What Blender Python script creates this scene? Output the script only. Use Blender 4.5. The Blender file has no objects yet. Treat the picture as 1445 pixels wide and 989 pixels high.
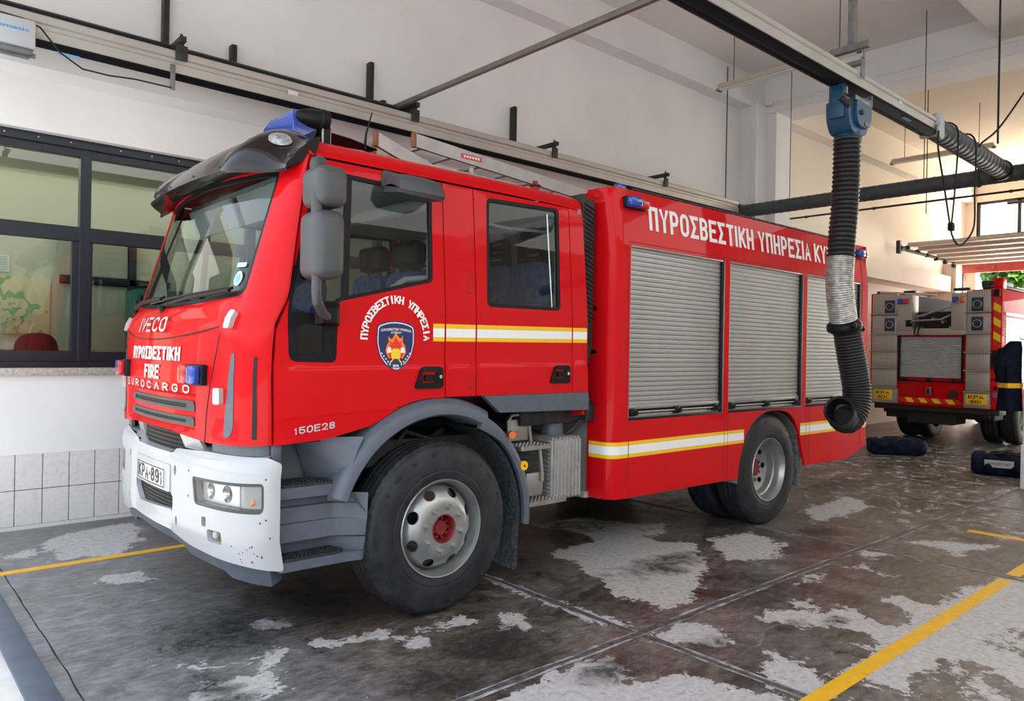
import bpy, bmesh, math, random
from math import sin, cos, pi, radians, sqrt, atan2, hypot, exp
from mathutils import Vector, Matrix, geometry, noise
random.seed(7)
SC = bpy.context.scene
COL = SC.collection

# ---------------------------------------------------------------- camera
def make_camera():
    yaw, pit, rol = radians(48.32016), radians(-0.0676083), radians(1.00927)
    W = Matrix(((sin(yaw), -cos(yaw), 0), (0, 0, -1), (cos(yaw), sin(yaw), 0)))
    Rp = Matrix(((1, 0, 0), (0, cos(pit), sin(pit)), (0, -sin(pit), cos(pit))))
    Rr = Matrix(((cos(rol), -sin(rol), 0), (sin(rol), cos(rol), 0), (0, 0, 1)))
    M = Rr @ Rp @ W                       # world -> (right, down, forward)
    r, d, f = Vector(M[0]), Vector(M[1]), Vector(M[2])
    cd = bpy.data.cameras.new('camera')
    cd.sensor_fit = 'HORIZONTAL'
    cd.sensor_width = 36
    cd.lens = 1051.07 / 1445 * 36
    cd.clip_start = 0.05
    cam = bpy.data.objects.new('camera', cd)
    COL.objects.link(cam)
    mw = Matrix.Identity(4)
    for i in range(3):
        mw[i][0], mw[i][1], mw[i][2] = r[i], -d[i], -f[i]
    mw[0][3], mw[1][3], mw[2][3] = 0, 0, 1.62
    cam.matrix_world = mw
    SC.camera = cam
make_camera()

# ---------------------------------------------------------------- light and exposure
SC.view_settings.view_transform = 'Standard'
SC.view_settings.look = 'None'
SC.view_settings.gamma = 1
SC.view_settings.use_curve_mapping = False
SC.view_settings.exposure = 0.58
SC.cycles.use_denoising = True
SC.cycles.max_bounces = 10
SC.cycles.diffuse_bounces = 6
SC.cycles.glossy_bounces = 4
SC.cycles.transparent_max_bounces = 16
SC.cycles.transmission_bounces = 6
SC.cycles.sample_clamp_indirect = 6

def make_world():
    w = bpy.data.worlds.new('world')
    SC.world = w
    w.use_nodes = True
    nt = w.node_tree
    nt.nodes.clear()
    out = nt.nodes.new('ShaderNodeOutputWorld')
    bg = nt.nodes.new('ShaderNodeBackground')
    tc = nt.nodes.new('ShaderNodeTexCoord')
    sep = nt.nodes.new('ShaderNodeSeparateXYZ')
    ramp = nt.nodes.new('ShaderNodeValToRGB')
    ramp.color_ramp.elements[0].position = 0.47
    ramp.color_ramp.elements[0].color = (0.35, 0.34, 0.32, 1)
    ramp.color_ramp.elements[1].position = 0.75
    ramp.color_ramp.elements[1].color = (0.70, 0.82, 1.0, 1)
    e = ramp.color_ramp.elements.new(0.535)
    e.color = (0.34, 0.35, 0.33, 1)
    e = ramp.color_ramp.elements.new(0.575)
    e.color = (1.15, 1.15, 1.15, 1)
    mm = nt.nodes.new('ShaderNodeMath')
    mm.operation = 'MULTIPLY_ADD'
    mm.inputs[1].default_value = 0.5
    mm.inputs[2].default_value = 0.5
    nt.links.new(tc.outputs['Generated'], sep.inputs[0])
    nt.links.new(sep.outputs['Z'], mm.inputs[0])
    nt.links.new(mm.outputs[0], ramp.inputs[0])
    nt.links.new(ramp.outputs[0], bg.inputs['Color'])
    bg.inputs['Strength'].default_value = 1.7
    nt.links.new(bg.outputs[0], out.inputs[0])
make_world()

def lamp(name, kind, loc, energy, color=(1, 1, 1), aim=None, size=(1, 1), angle=None):
    d = bpy.data.lights.new(name, kind)
    d.energy = energy
    d.color = color
    if kind == 'AREA':
        d.shape = 'RECTANGLE'
        d.size, d.size_y = size
    if angle is not None:
        d.angle = angle
    o = bpy.data.objects.new(name, d)
    COL.objects.link(o)
    o.location = loc
    if aim:
        o.rotation_euler = (Vector(aim) - Vector(loc)).to_track_quat('-Z', 'Y').to_euler()
    return o
lamp('sun', 'SUN', (-2, -20, 20), 7.0, (1, .95, .87), (-1.6, 0, 0), angle=radians(.6))
# daylight at the doorways and clerestory, office light, and an added overhead fill
lamp('front_doorway_light', 'AREA', (0.1, 2.0, 2.4), 20, (.86, .93, 1), (4, 2.6, 1.6), (14, 4.2))
lamp('overhead_fill_right', 'AREA', (10.5, -4.2, 6.42), 680, (1, .99, .97), (10.5, -4.0, 0), (20, 7))  # added fill under the closed ceiling, brightens the near side
lamp('rear_doorway_light', 'AREA', (23.6, 2.5, 2.3), 520, (1, .93, .82), (10, 3, 2.2), (9, 3.4))
lamp('clerestory_light', 'AREA', (23.1, 3, 5.6), 190, (1, .88, .70), (12, 3, 4.5), (8, 1.2))
lamp('office_light', 'AREA', (2.0, 8.8, 3.5), 40, (1, .97, .90), (2.0, 8.8, 0), (5, 1.5))

# ---------------------------------------------------------------- materials
MATS = {}
def mat(name, col, rough=.5, metal=0., coat=0., var=.0, vscale=8., bump=0., bscale=60., spec=.5, alpha=None, transm=0., col2=None):
    m = bpy.data.materials.new(name)
    m.use_nodes = True
    nt = m.node_tree
    b = nt.nodes['Principled BSDF']
    b.inputs['Base Color'].default_value = (*col, 1)
    b.inputs['Roughness'].default_value = rough
    b.inputs['Metallic'].default_value = metal
    b.inputs['Coat Weight'].default_value = coat
    b.inputs['Coat Roughness'].default_value = .04
    b.inputs['Specular IOR Level'].default_value = spec
    b.inputs['Transmission Weight'].default_value = transm
    if var or bump:
        tc = nt.nodes.new('ShaderNodeTexCoord')
    if var:
        n = nt.nodes.new('ShaderNodeTexNoise')
        n.inputs['Scale'].default_value = vscale
        n.inputs['Detail'].default_value = 6
        r = nt.nodes.new('ShaderNodeValToRGB')
        c2 = col2 or tuple(max(0, c * (1 - var)) for c in col)
        c1 = tuple(min(1, c * (1 + var * .5)) for c in col) if not col2 else col
        r.color_ramp.elements[0].position = .35
        r.color_ramp.elements[0].color = (*c2, 1)
        r.color_ramp.elements[1].position = .65
        r.color_ramp.elements[1].color = (*c1, 1)
        nt.links.new(tc.outputs['Object'], n.inputs['Vector'])
        nt.links.new(n.outputs['Fac'], r.inputs[0])
        nt.links.new(r.outputs[0], b.inputs['Base Color'])
    if bump:
        n2 = nt.nodes.new('ShaderNodeTexNoise')
        n2.inputs['Scale'].default_value = bscale
        n2.inputs['Detail'].default_value = 4
        bp = nt.nodes.new('ShaderNodeBump')
        bp.inputs['Strength'].default_value = bump
        bp.inputs['Distance'].default_value = .01
        nt.links.new(tc.outputs['Object'], n2.inputs['Vector'])
        nt.links.new(n2.outputs['Fac'], bp.inputs['Height'])
        nt.links.new(bp.outputs[0], b.inputs['Normal'])
    MATS[name] = m
    return m

def glass(name, tint=(.8, .86, .84), refl=1.0, rough=0.0):
    m = bpy.data.materials.new(name)
    m.use_nodes = True
    nt = m.node_tree
    nt.nodes.clear()
    out = nt.nodes.new('ShaderNodeOutputMaterial')
    tr = nt.nodes.new('ShaderNodeBsdfTransparent')
    tr.inputs[0].default_value = (*tint, 1)
    gl = nt.nodes.new('ShaderNodeBsdfGlossy')
    gl.inputs['Roughness'].default_value = rough
    fr = nt.nodes.new('ShaderNodeLayerWeight')
    fr.inputs['Blend'].default_value = .5
    pw = nt.nodes.new('ShaderNodeMath')
    pw.operation = 'POWER'
    pw.inputs[1].default_value = 4.5
    mu = nt.nodes.new('ShaderNodeMath')
    mu.operation = 'MULTIPLY_ADD'
    mu.inputs[1].default_value = .9*refl
    mu.inputs[2].default_value = .055*refl
    mu.use_clamp = True
    nt.links.new(fr.outputs['Facing'], pw.inputs[0])
    nt.links.new(pw.outputs[0], mu.inputs[0])
    mx = nt.nodes.new('ShaderNodeMixShader')
    nt.links.new(mu.outputs[0], mx.inputs[0])
    nt.links.new(tr.outputs[0], mx.inputs[1])
    nt.links.new(gl.outputs[0], mx.inputs[2])
    nt.links.new(mx.outputs[0], out.inputs[0])
    MATS[name] = m
    return m

RED = mat('red_paint', (.57, .004, .008), .45, coat=.28, spec=.04)
WHITEP = mat('white_paint', (.42, .435, .455), .3, coat=.35)
GREYP = mat('blue_grey_plastic', (.085, .103, .132), .42, var=.12, vscale=14, bump=.05, bscale=300)
BLACKP = mat('black_plastic', (.008, .008, .010), .42, spec=.18)
MATBLACK = mat('matt_black', (.010, .010, .011), .75)
GLOSSBLACK = mat('smoked_visor', (.009, .005, .005), .22, coat=.45, spec=.12)
MIRROR_H = mat('mirror_housing_grey', (.060, .062, .066), .5, bump=.12, bscale=400)
RUBBER = mat('tyre_rubber', (.022, .023, .027), .55, spec=.3, var=.45, vscale=9, bump=.10, bscale=80)
STEELP = mat('silver_wheel_paint', (.36, .37, .37), .33, metal=.7, var=.12, vscale=10)
CHROME = mat('chrome', (.75, .76, .77), .12, metal=1.)
ALU = mat('aluminium', (.36, .355, .34), .40, metal=.7, var=.12, vscale=9)
ALUDULL = mat('dull_aluminium', (.36, .35, .33), .5, metal=.6, var=.1, vscale=5)
SHUTTER = mat('shutter_aluminium', (.42, .43, .42), .38, metal=.75, var=.06, vscale=3)
DARK = mat('dark_steel', (.035, .036, .038), .5, metal=.4, var=.3, vscale=12)
CHASSIS = mat('chassis_black', (.012, .012, .012), .7)
YELLOWT = mat('yellow_reflective', (.85, .50, .01), .4)
WHITET = mat('white_reflective', (.82, .83, .84), .35)
LETTER = mat('white_lettering', (.82, .82, .82), .4)
BLACKL = mat('black_lettering', (.012, .012, .012), .5)
NAVY = mat('emblem_navy', (.012, .022, .11), .4)
FLAME = mat('emblem_red', (.75, .03, .01), .4)
ORANGE = mat('emblem_orange', (.85, .22, .02), .4)
GOLD = mat('emblem_yellow', (.85, .60, .03), .4)
BLUEL = mat('blue_lens', (.003, .05, .36), .15, coat=.5)
REDL = mat('red_lens', (.42, .01, .012), .15, coat=.5)
AMBER = mat('amber_lens', (.62, .12, .01), .15, coat=1.)
YREF = mat('yellow_reflector', (.85, .45, .01), .25)
CLEARL = mat('clear_lens', (.46, .47, .48), .10, coat=.6)
LAMPDARK = mat('lamp_housing', (.035, .037, .04), .3)
REFLECTOR = mat('lamp_reflector', (.7, .7, .7), .15, metal=.9)
HUBRED = mat('red_hub', (.20, .012, .016), .5, var=.35, vscale=30)
CABIN = mat('cabin_grey_trim', (.22, .23, .23), .7)
CABIND = mat('cabin_dark_trim', (.06, .062, .065), .6)
SEATB = mat('blue_seat_fabric', (.025, .05, .14), .85, var=.55, vscale=22)
BODYGREY = mat('body_front_grey', (.36, .36, .34), .55)
GLASSW = glass('windscreen_glass', (.76, .84, .83), .9)
GLASSS = glass('side_glass', (.74, .80, .79), .8)
GLASSO = glass('office_glass', (.66, .71, .66), 1.15)
BADGE = mat('satin_badge', (.62, .63, .64), .28, metal=.35, coat=.5)
SHIELD = mat('ribbed_shield', (.34, .34, .33), .5, metal=.45, var=.15, vscale=15)
COPPER = mat('brown_rubber', (.22, .08, .03), .5)
TEALST = mat('sticker_blue', (.12, .42, .62), .4)
REDST = mat('red_sticker', (.55, .05, .05), .4)

# ---------------------------------------------------------------- mesh helpers
def wloc(o):
    v = Vector((0, 0, 0))
    while o is not None:
        v += o.location
        o = o.parent
    return v

def tag(o, label=None, cat=None, group=None, kind=None):
    for k, v in (('label', label), ('category', cat), ('group', group), ('kind', kind)):
        if v:
            o[k] = v
    return o

def empty(name, loc, label, cat, group=None):
    o = bpy.data.objects.new(name, None)
    COL.objects.link(o)
    o.location = loc
    o.empty_display_size = .2
    return tag(o, label, cat, group)

def copy_tree(o, parent=None):
    c = o.copy()
    COL.objects.link(c)
    c.parent = parent
    for ch in list(o.children):
        copy_tree(ch, c)
    return c

class MB:
    """collects shapes given in world coordinates and links them as one mesh object"""
    def __init__(s):
        s.bm = bmesh.new()
        s.mi = 0
    def _set(s, faces):
        for f in faces:
            f.material_index = s.mi
    def box(s, lo, hi, bev=0, seg=2, rot=None, piv=None):
        lo, hi = Vector(lo), Vector(hi)
        r = bmesh.ops.create_cube(s.bm, size=1)
        vs = r['verts']
        c = (lo + hi) / 2
        d = hi - lo
        for v in vs:
            v.co = Vector((v.co.x * d.x, v.co.y * d.y, v.co.z * d.z)) + c
        fs = set(f for v in vs for f in v.link_faces)
        if bev:
            es = set(e for v in vs for e in v.link_edges)
            rr = bmesh.ops.bevel(s.bm, geom=list(es), offset=bev, segments=seg, affect='EDGES', profile=.5)
            fs = set(f for f in rr['faces']) | set(f for f in fs if f.is_valid)
            vs = list(set(v for f in fs for v in f.verts))
        if rot is not None:
            p = Vector(piv) if piv is not None else c
            for v in vs:
                v.co = rot @ (v.co - p) + p
        s._set(fs)
        return s
    def cyl(s, p0, p1, r0, r1=None, n=16, cap=True):
        p0, p1 = Vector(p0), Vector(p1)
        r1 = r0 if r1 is None else r1
        d = (p1 - p0).normalized()
        a = d.orthogonal().normalized()
        b = d.cross(a)
        A = [s.bm.verts.new(p0 + (a * cos(2*pi*i/n) + b * sin(2*pi*i/n)) * r0) for i in range(n)]
        B = [s.bm.verts.new(p1 + (a * cos(2*pi*i/n) + b * sin(2*pi*i/n)) * r1) for i in range(n)]
        fs = [s.bm.faces.new((A[i], A[(i+1) % n], B[(i+1) % n], B[i])) for i in range(n)]
        if cap:
            fs += [s.bm.faces.new(A[::-1]), s.bm.faces.new(B)]
        s._set(fs)
        return s
    def tube(s, pts, r, n=10, cap=True):
        pts = [Vector(p) for p in pts]
        rs = r if isinstance(r, (list, tuple)) else [r] * len(pts)
        rings = []
        a = None
        for i, p in enumerate(pts):
            d = (pts[min(i+1, len(pts)-1)] - pts[max(i-1, 0)])
            d = d.normalized() if d.length else Vector((0, 0, 1))
            a = d.orthogonal().normalized() if a is None else (a - d * a.dot(d)).normalized()
            b = d.cross(a)
            rings.append([s.bm.verts.new(p + (a * cos(2*pi*k/n) + b * sin(2*pi*k/n)) * rs[i]) for k in range(n)])
        fs = []
        for A, B in zip(rings, rings[1:]):
            fs += [s.bm.faces.new((A[k], A[(k+1) % n], B[(k+1) % n], B[k])) for k in range(n)]
        if cap:
            fs += [s.bm.faces.new(rings[0][::-1]), s.bm.faces.new(rings[-1])]
        s._set(fs)
        return s
    def lathe(s, prof, c, axis='y', n=48, mod=None, close=False, sgn=1):
        """prof: list of (radius, offset along axis*sgn)"""
        c = Vector(c)
        rings = []
        for j, (r, h) in enumerate(prof):
            ring = []
            for i in range(n):
                t = 2*pi*i/n
                rr = r + (mod(j, i) if mod else 0)
                u, v = rr * cos(t), rr * sin(t)
                p = {'y': Vector((u, h*sgn, v)), 'x': Vector((h*sgn, u, v)), 'z': Vector((u, v, h*sgn))}[axis]
                ring.append(s.bm.verts.new(c + p))
            rings.append(ring)
        fs = []
        pr = list(zip(rings, rings[1:]))
        if close:
            pr.append((rings[-1], rings[0]))
        for A, B in pr:
            fs += [s.bm.faces.new((A[k], A[(k+1) % n], B[(k+1) % n], B[k])) for k in range(n)]
        s._set(fs)
        return s
    def disc(s, c, axis, r, n=32):
        c = Vector(c)
        vs = []
        for i in range(n):
            t = 2*pi*i/n
            u, v = r*cos(t), r*sin(t)
            vs.append(s.bm.verts.new(c + {'y': Vector((u, 0, v)), 'x': Vector((0, u, v)), 'z': Vector((u, v, 0))}[axis]))
        s._set([s.bm.faces.new(vs)])
        return s
    def loft(s, rows, closed_u=False, closed_v=False, cap=False):
        R = [[s.bm.verts.new(Vector(p)) for p in row] for row in rows]
        fs = []
        nr, nc = len(R), len(R[0])
        for i in range(nr if closed_u else nr-1):
            A, B = R[i], R[(i+1) % nr]
            for j in range(nc if closed_v else nc-1):
                fs.append(s.bm.faces.new((A[j], A[(j+1) % nc], B[(j+1) % nc], B[j])))
        if cap:
            fs += [s.bm.faces.new(R[0][::-1]), s.bm.faces.new(R[-1])]
        s._set(fs)
        return s
    def prism(s, poly, f0, f1):
        """poly of (u,v); f0/f1 map (u,v) to the two end faces"""
        A = [s.bm.verts.new(Vector(f0(*p))) for p in poly]
        B = [s.bm.verts.new(Vector(f1(*p))) for p in poly]
        n = len(poly)
        fs = [s.bm.faces.new(A[::-1]), s.bm.faces.new(B)]
        fs += [s.bm.faces.new((A[i], A[(i+1) % n], B[(i+1) % n], B[i])) for i in range(n)]
        s._set(fs)
        return s
    def ell(s, c, r, u=16, v=12):
        rr = bmesh.ops.create_uvsphere(s.bm, u_segments=u, v_segments=v, radius=1)
        for w in rr['verts']:
            w.co = Vector((w.co.x*r[0] + c[0], w.co.y*r[1] + c[1], w.co.z*r[2] + c[2]))
        s._set(set(f for w in rr['verts'] for f in w.link_faces))
        return s
    def mesh(s, me_verts, me_faces):
        V = [s.bm.verts.new(Vector(p)) for p in me_verts]
        fs = []
        for f in me_faces:
            try:
                fs.append(s.bm.faces.new([V[i] for i in f]))
            except ValueError:
                pass
        s._set(fs)
        return s
    def panel(s, outer, holes, fmap, thick=.02, grid=.06, du=(), dv=(), offmap=None):
        """surface patch over a 2-D outline with holes, mapped to 3-D and given thickness.
        fmap(u,v,off): off is the inward offset (negative = inward)"""
        V, F, edges = tri2d(outer, holes, grid, du, dv)
        A = [s.bm.verts.new(Vector(fmap(u, v, 0))) for u, v in V]
        fs = [s.bm.faces.new([A[i] for i in f]) for f in F]
        if thick:
            B = [s.bm.verts.new(Vector(fmap(u, v, -thick))) for u, v in V]
            fs += [s.bm.faces.new([B[i] for i in reversed(f)]) for f in F]
            cnt = {}
            for f in F:
                for i in range(3):
                    e = (f[i], f[(i+1) % 3])
                    k = (min(e), max(e))
                    cnt[k] = None if k in cnt else e
            for e in cnt.values():
                if e:
                    try:
                        fs.append(s.bm.faces.new((A[e[1]], A[e[0]], B[e[0]], B[e[1]])))
                    except ValueError:
                        pass
        s._set(fs)
        return s
    def build(s, name, mats, parent=None, smooth=35, bevel=0, recalc=True):
        if recalc:
            bmesh.ops.recalc_face_normals(s.bm, faces=s.bm.faces)
        me = bpy.data.meshes.new(name)
        off = wloc(parent) if parent is not None else Vector((0, 0, 0))
        for v in s.bm.verts:
            v.co -= off
        o = bpy.data.objects.new(name, me)
        if parent is None:
            # origin at the base centre
            xs = [v.co for v in s.bm.verts]
            if xs:
                b = Vector(((min(p.x for p in xs)+max(p.x for p in xs))/2, (min(p.y for p in xs)+max(p.y for p in xs))/2, min(p.z for p in xs)))
                for v in s.bm.verts:
                    v.co -= b
                o.location = b
        s.bm.to_mesh(me)
        s.bm.free()
        for m in (mats if isinstance(mats, (list, tuple)) else [mats]):
            me.materials.append(m)
        if smooth:
            me.polygons.foreach_set('use_smooth', [True] * len(me.polygons))
            me.set_sharp_from_angle(angle=radians(smooth))
        COL.objects.link(o)
        if parent is not None:
            o.parent = parent
        if bevel:
            bv = o.modifiers.new('bevel', 'BEVEL')
            bv.width = bevel
            bv.segments = 2
            bv.limit_method = 'ANGLE'
            bv.angle_limit = radians(40)
        return o

def inpoly(p, poly):
    x, y = p
    c = False
    j = len(poly) - 1
    for i in range(len(poly)):
        xi, yi = poly[i]
        xj, yj = poly[j]
        if (yi > y) != (yj > y) and x < (xj-xi)*(y-yi)/(yj-yi) + xi:
            c = not c
        j = i
    return c

def subdiv(poly, step):
    out = []
    for i, p in enumerate(poly):
        q = poly[(i+1) % len(poly)]
        n = max(1, int(math.ceil(hypot(q[0]-p[0], q[1]-p[1]) / step)))
        for k in range(n):
            out.append((p[0]+(q[0]-p[0])*k/n, p[1]+(q[1]-p[1])*k/n))
    return out

def segd(p, a, b):
    dx, dy = b[0]-a[0], b[1]-a[1]
    L = dx*dx+dy*dy
    t = 0 if L == 0 else max(0, min(1, ((p[0]-a[0])*dx+(p[1]-a[1])*dy)/L))
    return hypot(p[0]-a[0]-t*dx, p[1]-a[1]-t*dy)

def tri2d(outer, holes, grid, du=(), dv=()):
    loops = [subdiv(outer, grid)] + [subdiv(h, grid) for h in holes]
    pts, edges = [], []
    for L in loops:
        b = len(pts)
        pts += L
        edges += [(b+i, b+(i+1) % len(L)) for i in range(len(L))]
    us = [p[0] for p in outer]
    vs = [p[1] for p in outer]
    gu, gv = [], []
    n = max(1, int((max(us)-min(us))/grid))
    gu = sorted(set([min(us)+(max(us)-min(us))*(i+.5)/n for i in range(n)] + list(du)))
    n = max(1, int((max(vs)-min(vs))/grid))
    gv = sorted(set([min(vs)+(max(vs)-min(vs))*(i+.5)/n for i in range(n)] + list(dv)))
    segs = [(pts[a], pts[b]) for a, b in edges]
    for u in gu:
        for v in gv:
            p = (u, v)
            if not inpoly(p, loops[0]) or any(inpoly(p, h) for h in loops[1:]):
                continue
            if min(segd(p, a, b) for a, b in segs) < grid*.3:
                continue
            pts.append(p)
    r = geometry.delaunay_2d_cdt([Vector(p) for p in pts], edges, [], 0, 1e-6)
    V = [(p.x, p.y) for p in r[0]]
    F = []
    for f in r[2]:
        c = (sum(V[i][0] for i in f)/len(f), sum(V[i][1] for i in f)/len(f))
        if inpoly(c, loops[0]) and not any(inpoly(c, h) for h in loops[1:]):
            F.append(list(f))
    return V, F, r[1]

def rpoly(pts, r, seg=5):
    """round the corners of a polygon; r a number or one per corner"""
    out = []
    n = len(pts)
    for i in range(n):
        p = Vector(pts[i])
        a = Vector(pts[i-1]) - p
        b = Vector(pts[(i+1) % n]) - p
        rr = r[i] if isinstance(r, (list, tuple)) else r
        d = min(rr, a.length*.48, b.length*.48)
        if d <= 1e-5:
            out.append(tuple(p))
            continue
        A = p + a.normalized()*d
        B = p + b.normalized()*d
        for k in range(seg+1):
            t = k/seg
            q = A*(1-t)**2 + p*2*t*(1-t) + B*t*t
            out.append((q.x, q.y))
    return out

def rect(u0, v0, u1, v1):
    return [(u0, v0), (u1, v0), (u1, v1), (u0, v1)]

def ring(c, r, n=24, ry=None):
    return [(c[0]+r*cos(2*pi*i/n), c[1]+(ry or r)*sin(2*pi*i/n)) for i in range(n)]

def textverts(body, bold=0., ext=0., spacing=1.):
    c = bpy.data.curves.new('lettering', 'FONT')
    c.body = body
    c.offset = bold
    c.space_character = spacing
    c.resolution_u = 3
    o = bpy.data.objects.new('lettering', c)
    COL.objects.link(o)
    dg = bpy.context.evaluated_depsgraph_get()
    me = bpy.data.meshes.new_from_object(o.evaluated_get(dg))
    V = [(v.co.x, v.co.y) for v in me.vertices]
    F = [list(p.vertices) for p in me.polygons]
    bpy.data.objects.remove(o)
    bpy.data.curves.remove(c)
    bpy.data.meshes.remove(me)
    return V, F

def add_text(mb, body, fmap, u0, v0, w, h, bold=.02, spacing=1., off=.003, slant=0.):
    """letters fitted to the box u0..u0+w, v0..v0+h of a surface"""
    V, F = textverts(body, bold, spacing=spacing)
    if not V:
        return
    xs = [p[0] for p in V]
    ys = [p[1] for p in V]
    sx = w/(max(xs)-min(xs))
    sy = h/(max(ys)-min(ys))
    P = [(u0+(x-min(xs))*sx + slant*(y-min(ys))*sy, v0+(y-min(ys))*sy) for x, y in V]
    mb.mesh([fmap(u, v, off) for u, v in P], F)
    # side walls are left out on purpose: vinyl film has no visible edge
# ---- block lettering drawn from strokes (heavy condensed sign-writing capitals)
def arcp(cx, cy, rx, ry, a0, a1, n=6):
    return [(cx+rx*cos(radians(a0+(a1-a0)*i/n)), cy+ry*sin(radians(a0+(a1-a0)*i/n))) for i in range(n+1)]
_O = arcp(.5, .72, .5, .28, 0, 180, 10) + arcp(.5, .28, .5, .28, 180, 360, 10)
_BOWL = lambda y0, y1, x: [(0, y0)] + arcp(x, (y0+y1)/2, 1-x, (y1-y0)/2, -90, 90, 8) + [(0, y1)]
GL = {
 'Π': [[(0, 0), (0, 1), (1, 1), (1, 0)]],
 'Υ': [[(0, 1), (.5, .42), (1, 1)], [(.5, .45), (.5, 0)]],
 'Ρ': [[(0, 0), (0, 1)], _BOWL(.42, 1, .55)],
 'Ο': [_O + ['c']],
 'Σ': [[(1, 1), (0, 1), (.55, .5), (0, 0), (1, 0)]],
 'Β': [[(0, 0), (0, 1)], _BOWL(0, .53, .55), _BOWL(.53, 1, .5)],
 'Ε': [[(1, 1), (0, 1), (0, 0), (1, 0)], [(0, .52), (.85, .52)]],
 'Τ': [[(0, 1), (1, 1)], [(.5, 1), (.5, 0)]],
 'Ι': [[(.5, 0), (.5, 1)]],
 'Κ': [[(0, 0), (0, 1)], [(1, 1), (.08, .42)], [(.30, .58), (1, 0)]],
 'Η': [[(0, 0), (0, 1)], [(1, 0), (1, 1)], [(0, .5), (1, .5)]],
 'Α': [[(0, 0), (.5, 1), (1, 0)], [(.17, .30), (.83, .30)]],
 'Λ': [[(0, 0), (.5, 1), (1, 0)]],
 'F': [[(1, 1), (0, 1), (0, 0)], [(0, .52), (.8, .52)]],
 'R': [[(0, 0), (0, 1)], _BOWL(.45, 1, .55), [(.5, .45), (1, 0)]],
 'V': [[(0, 1), (.5, 0), (1, 1)]],
 'C': [arcp(.5, .72, .5, .28, 20, 180, 9) + arcp(.5, .28, .5, .28, 180, 340, 9)],
 'G': [arcp(.5, .72, .5, .28, 20, 180, 9) + arcp(.5, .28, .5, .28, 180, 350, 9) + [(1, .45), (.6, .45)]],
 'U': [[(0, 1)] + arcp(.5, .30, .5, .30, 180, 360, 9) + [(1, 1)]],
 '1': [[(.1, .75), (.6, 1), (.6, 0)]],
 '2': [arcp(.5, .72, .5, .28, 170, 0, 8) + [(.95, .55), (0, 0), (1, 0)]],
 '5': [[(.95, 1), (.05, 1), (.0, .55)] + arcp(.5, .31, .5, .31, 90, -160, 10)],
 '8': [arcp(.5, .76, .42, .24, 0, 360, 14)[:-1] + ['c'], arcp(.5, .26, .5, .26, 0, 360, 14)[:-1] + ['c']],
 '9': [arcp(.5, .70, .5, .30, 0, 360, 14)[:-1] + ['c'], [(1, .70)] + arcp(.5, .28, .5, .28, 0, -150, 8)],
 '0': [_O + ['c']],
 '·': [[(.5, .42), (.5, .58)]],
}
for a_, b_ in (('P', 'Ρ'), ('O', 'Ο'), ('E', 'Ε'), ('K', 'Κ'), ('A', 'Α'), ('I', 'Ι')):
    GL[a_] = GL[b_]
GW = {'Ι': .0, 'I': .0, '·': .0, ' ': .42, '1': .45, 'Ο': 1.08, 'O': 1.08}
def stroke_quads(P, t, closed):
    n = len(P)
    L, R = [], []
    for i in range(n):
        a = P[i-1] if (i > 0 or closed) else None
        c = P[(i+1) % n] if (i < n-1 or closed) else None
        p = Vector(P[i])
        d1 = (p-Vector(a)).normalized() if a is not None else None
        d2 = (Vector(c)-p).normalized() if c is not None else None
        if d1 is None:
            p = p - d2*t*.5
            d1 = d2
        elif d2 is None:
            p = p + d1*t*.5
            d2 = d1
        n1, n2 = Vector((-d1.y, d1.x)), Vector((-d2.y, d2.x))
        m = n1+n2
        m = m*(2/max(.9, m.length_squared))
        L.append(p+m*t*.5)
        R.append(p-m*t*.5)
    q = []
    for i in range(n if closed else n-1):
        j = (i+1) % n
        q.append((L[i], R[i], R[j], L[j]))
    return q
def block_text(mb, body, fmap, u0, v0, w, h, t=.20, gap=.16, off=.003, wide=.50, slant=0., ax=1.35):
    """heavy capitals in the box u0..u0+w, v0..v0+h; t stroke, gap spacing, wide glyph width (all times the height)"""
    T = t*h
    X = T*ax
    ws = [(GW.get(c, 1.0)*wide*h + (X if c != ' ' else 0)) for c in body]
    tot = sum(ws) + gap*h*(len(body)-1)
    k = w/tot
    x = 0
    lay = 0
    for c, cw in zip(body, ws):
        gw = cw - X
        for pl in GL.get(c, []):
            closed = pl[-1] == 'c'
            P = pl[:-1] if closed else pl
            pts = [((x + X/2 + (px_ if gw > .001 else 0)*max(gw, 0))*k/(ax*k), T/2 + py*(h-T)) for px_, py in P]
            lay += 1
            for q in stroke_quads(pts, T, closed):
                mb.mesh([fmap(u0+p.x*ax*k+slant*p.y, v0+min(max(p.y, 0), h), off+.0003*(lay % 4)) for p in q], [(0, 1, 2, 3)])
        x += cw + gap*h

# ================================================================ the hall
def wallmat(name, col, var=.06, vs=.8, bump=.04):
    return mat(name, col, .85, var=var, vscale=vs, bump=bump, bscale=120, spec=.25)
PLASTER = wallmat('white_plaster', (.79, .795, .80))
PLASTERW = wallmat('warm_plaster', (.76, .70, .61))
CEILM = wallmat('ceiling_plaster', (.77, .76, .745))
GRANITE = mat('granite_sill', (.48, .44, .38), .5, var=.3, vscale=40)
FRAMEB = mat('dark_window_frame', (.010, .014, .022), .35)
ROOMW = mat('office_wall', (.60, .58, .48), .9)
BLUEGREY = mat('door_channel', (.10, .14, .20), .45, metal=.5, var=.2, vscale=6)
PAVE = mat('sunlit_concrete', (.62, .60, .56), .9, var=.15, vscale=5, bump=.1, bscale=40)
BARK = mat('bark', (.10, .07, .04), .9)
LEAF = mat('leaves', (.12, .26, .03), .6, var=.4, vscale=3)

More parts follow.
